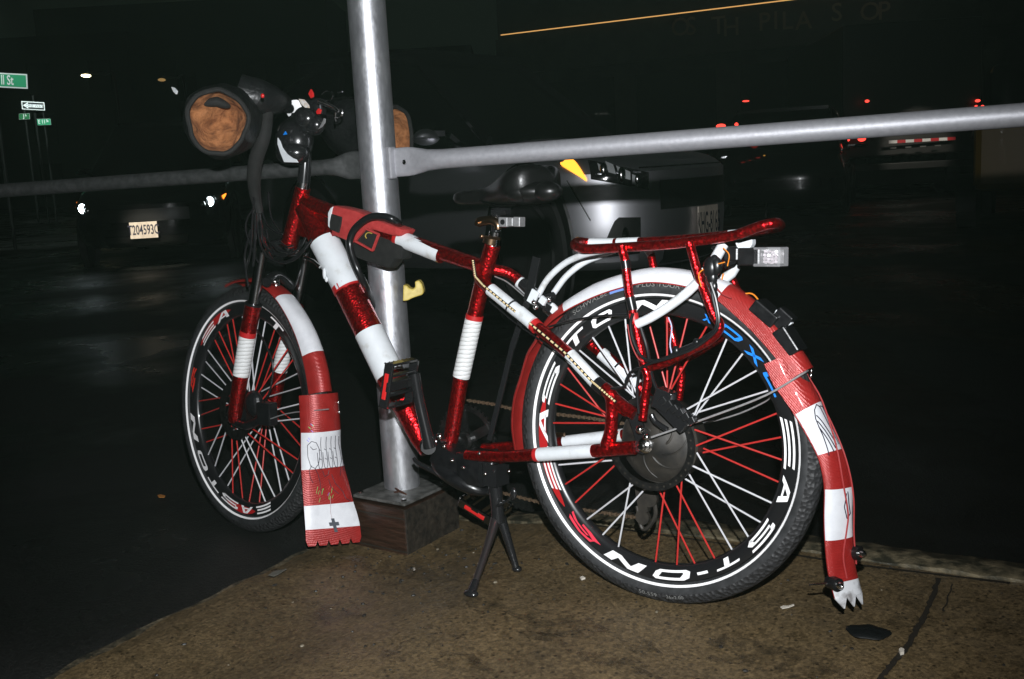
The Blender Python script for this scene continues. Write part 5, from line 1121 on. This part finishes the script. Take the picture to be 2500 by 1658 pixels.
s1, c1s, n1 = sign('street_name_sign', ((-110,172),(66,181),(-108,208)), 17.0, 'large green street name sign ending in St at the left edge', 'street sign', .022, [('t','Carroll St',.03,.0,.24,.62,SW)] if False else [('t','ll St',.22,-.01,.22,.62,SW)], SG)
s2, c2s, n2 = sign('one_way_sign', ((52,247),(108,250),(54,267)), 30.0, 'black and white one way arrow sign between the green signs', 'traffic sign', .025, [('a',((-.44,0),(-.22,.40),(-.22,.18),(.42,.18),(.42,-.20),(-.22,-.20),(-.22,-.40)),0,0,0,1,SW),('t','ONE WAY',.06,-.01,.115,.95,mat('faded_ink', (.45,.45,.48), .5))], SK)
s3, c3s, n3 = sign('street_name_sign', ((46,278),(72,277),(47,292)), 31.0, 'small dark green street sign below the left end of the arrow sign', 'street sign', .004, [('t','J',-.05,0,.15,.8,SW),('t','h',.16,.15,.08,.8,SW)], mat('dim_sign_green', (.01,.16,.05), .5))
s4, c4s, n4 = sign('street_name_sign', ((88,291),(123,290),(90,306)), 31.0, 'small bright green street sign lower right of the arrow sign', 'street sign', .004, [('t','E 11',-.12,0,.16,.8,SW),('t','St',.27,.15,.10,.8,SW)], SG)
def street_lamp(px_, py_, dist, w_, m_, label, aim=None, power=0, cone=20, grp='street lamps far down the road'):
    q = DP(px_, py_, dist); root = empty('street_lamp', (q.x, q.y+1.2, -.12)); tag(root, label, 'street lamp', grp)
    mb = MB(); mb.tube([(0,0,0),(0,0,q.z-.1),(0,-.4,q.z+.2),(0,-1.15,q.z+.22)], .05, 8, 0, 3); mb.build('post', mat('dark_lamp_post', (.01,.011,.011), .5), root)
    s_ = dist/FPX; mb = MB(); mb.ell((0,-1.2,q.z+.12), (w_*s_/2,.2,.06*dist/40)); mb.build('lamp_head', m_, root)
    return root
street_lamp(210,185,38,10,lampm('lit_yellow_lamp', (1,.85,.5), 8),'far street lamp glowing yellow at upper left')
street_lamp(395,195,46,10,lampm('dim_sodium_lamp', (.45,.28,.10), .6),'dim brownish street lamp left of the left mitt')
street_lamp(1417,42,34,12,lampm('lit_orange_street_lamp', (1,.5,.15), 5),'orange street lamp high above the rear wheel')
street_lamp(1005,185,30,16,lampm('lit_cool_lamp', (.7,.95,.95), 1.6),'cool white street lamp just right of the steel pole top')
street_lamp(2285,209,48,5,lampm('lit_pale_lamp', (1,.9,.6), 3),'tiny pale street lamp at upper right')
# spots added in front of the signs to brighten them; no lamp stands there
def sign_light(c_, n_, power, cone):
    l_ = bpy.data.lights.new('added_spot', 'SPOT'); o_ = bpy.data.objects.new('added_spot', l_); C.objects.link(o_); l_.energy = power; l_.spot_size = radians(cone); l_.spot_blend = .4; l_.color = (.85,1,.95); l_.shadow_soft_size = .1
    pos = c_+n_*2.4+Vector((0,0,2.6)); o_.location = pos; o_.rotation_euler = (c_-pos).to_track_quat('-Z', 'Y').to_euler()
sign_light(c1s, n1, 500, 34); sign_light((c2s+c4s)/2, n2, 900, 30)
# string of tiny lights
mb = MB(); root = empty('string_lights', DP(1180,266,24)); tag(root, 'row of five tiny warm lights right of the pole', 'string lights')
for x_ in (1155,1177,1181,1198,1207):
    mb = MB(); mb.ell(DP(x_, 266, 24)-Vector(root.location), (.012,)*3, nu=8, nv=6); mb.build('bulb', L_DOT, root)
mb = MB(); mb.tube([DP(1150,265,24)-Vector(root.location), DP(1212,265,24)-Vector(root.location)], .004, 6); mb.build('wire', TRIM, root)
# shop building across the street
Zs = 4.2; A1, A2 = GZ(1230,87,Zs), GZ(1945,0,Zs); A1.z = 0; A2.z = 0; bd_ = (A2-A1).normalized(); nb = Vector((bd_.y, -bd_.x, 0)); 
if nb.dot(CAM-A1) < 0: nb = -nb
shop = empty('shop_building', (A1.x, A1.y, -.12)); tag(shop, 'dark shop building across the street with a thin lit line and faint lettering', 'building')
Lb = (A2-A1).length*2.2; WALL = speck('dark_facade', (.010,.011,.010), (.018,.018,.016), 3, .8)
def bpt(s_, z, o_=0): return bd_*s_+nb*o_+Vector((0,0,z+.12))
mb = MB(); mb.prism([bpt(-.2,0,-.05), bpt(Lb,0,-.05), bpt(Lb,7.5,-.05), bpt(-.2,7.5,-.05)], -nb, 6); mb.build('wall', WALL, shop, False)
mb = MB(); mb.prism([bpt(-.2,3.2,0), bpt(Lb,3.2,0), bpt(Lb,4.1,0), bpt(-.2,4.1,0)], nb, .1); fas = mb.build('sign_band', WALL, shop, False)
mb = MB(); mb.tube([bpt(0,4.2,.16), bpt(Lb,4.2,.16)], .013, 8); mb.build('light_line', lampm('lit_amber_line', (1,.52,.16), .75), shop)
for k_ in range(7):
    s_ = 1.0+k_*2.6; mb = MB(); mb.prism([bpt(s_,.5,-.045), bpt(s_+2.0,.5,-.045), bpt(s_+2.0,2.9,-.045), bpt(s_,2.9,-.045)], nb, .03); mb.build('shop_window', DGL, shop, False)
LET = mat('dim_brass_lettering', (.13,.10,.065), .5)
def let_at(ch, x, y):
    d = ray(x, y); o0 = A1+nb*.12; t = (o0-CAM).dot(nb)/d.dot(nb); q = CAM+d*t; mb = MB(); flat_text(mb, ch, 0.0148*t*1.6, q-Vector(shop.location), bd_*(1 if bd_.dot(rt) > 0 else -1), (0,0,1), bold=.004); mb.build('shop_letter', LET, fas, False)
for ch, x, y in (('O',1661,68),('S',1687,66),('T',1754,64),('H',1785,68),('P',1866,55),('I',1894,52),('L',1922,52),('A',1962,52),('S',2043,32),('O',2124,30),('P',2158,28)): let_at(ch, x, y)
# dark far facades so the street has an end
for i, (x_, d_, w_, h_) in enumerate(((60,60,16,9),(520,70,18,12),(900,66,14,8))):
    q = DP(x_, 400, d_); o = empty('far_building', (q.x, q.y, -.12), (0,0,head_to(rt))); tag(o, ['far unlit building behind the street signs','far unlit building behind the left mitt','far unlit building behind the steel pole'][i], 'building')
    m_ = mat('far_wall', (.012,.014,.012), .8); mb = MB(); mb.box((0,0,h_/2), (w_,8,h_)); mb.build('wall', m_, o, False)
    for a_ in range(5):
        for b_ in range(3):
            mb = MB(); mb.box((-w_*.4+a_*w_*.2,-4.02,1.6+b_*2.6), (1.2,.06,1.6)); mb.build('window', DGL, o, False)

# added spots brightening the dark car plate, truck and shop; no lamps there
def added_spot_on(c_, frm, power, cone): 
    l_ = bpy.data.lights.new('added_spot', 'SPOT'); o_ = bpy.data.objects.new('added_spot', l_); C.objects.link(o_); l_.energy = power; l_.spot_size = radians(cone); l_.spot_blend = .5; l_.color = (1,.93,.8); l_.shadow_soft_size = .08
    o_.location = frm; o_.rotation_euler = (c_-frm).to_track_quat('-Z', 'Y').to_euler()
q = DP(350,569,11.9); added_spot_on(q, q-fwv*3.0+Vector((0,0,3.4)), 1900, 9)
q = DP(2250,345,18.3); added_spot_on(q, q-fwv*3.0+Vector((0,0,1.4)), 200, 22)
q = DP(1900,60,26); added_spot_on(q, q-fwv*6+Vector((0,0,4)), 60, 80)
# ------------------------------------------------------------------ thin haze, added to lift the blacks evenly
mb = MB(); mb.box((0, 0, 12.5), (960, 960, 30)); hz = mb.build('haze', None, None, False) if False else None
me = bpy.data.meshes.new('haze'); b_ = MB().box((0, 0, 18.5), (960, 960, 41)); me.from_pydata([tuple(p) for p in b_.v], [], b_.f)
hz = bpy.data.objects.new('haze', me); C.objects.link(hz); hz['kind'] = 'stuff'
HM = bpy.data.materials.new('black_lift_haze'); HM.use_nodes = True; nt = HM.node_tree; nt.nodes.remove(nt.nodes['Principled BSDF']); pv = nt.nodes.new('ShaderNodeVolumePrincipled')
pv.inputs['Color'].default_value = (.66,.98,.76,1); pv.inputs['Density'].default_value = HAZE; pv.inputs['Anisotropy'].default_value = 0.0; nt.links.new(pv.outputs[0], nt.nodes['Material Output'].inputs['Volume']); me.materials.append(HM)
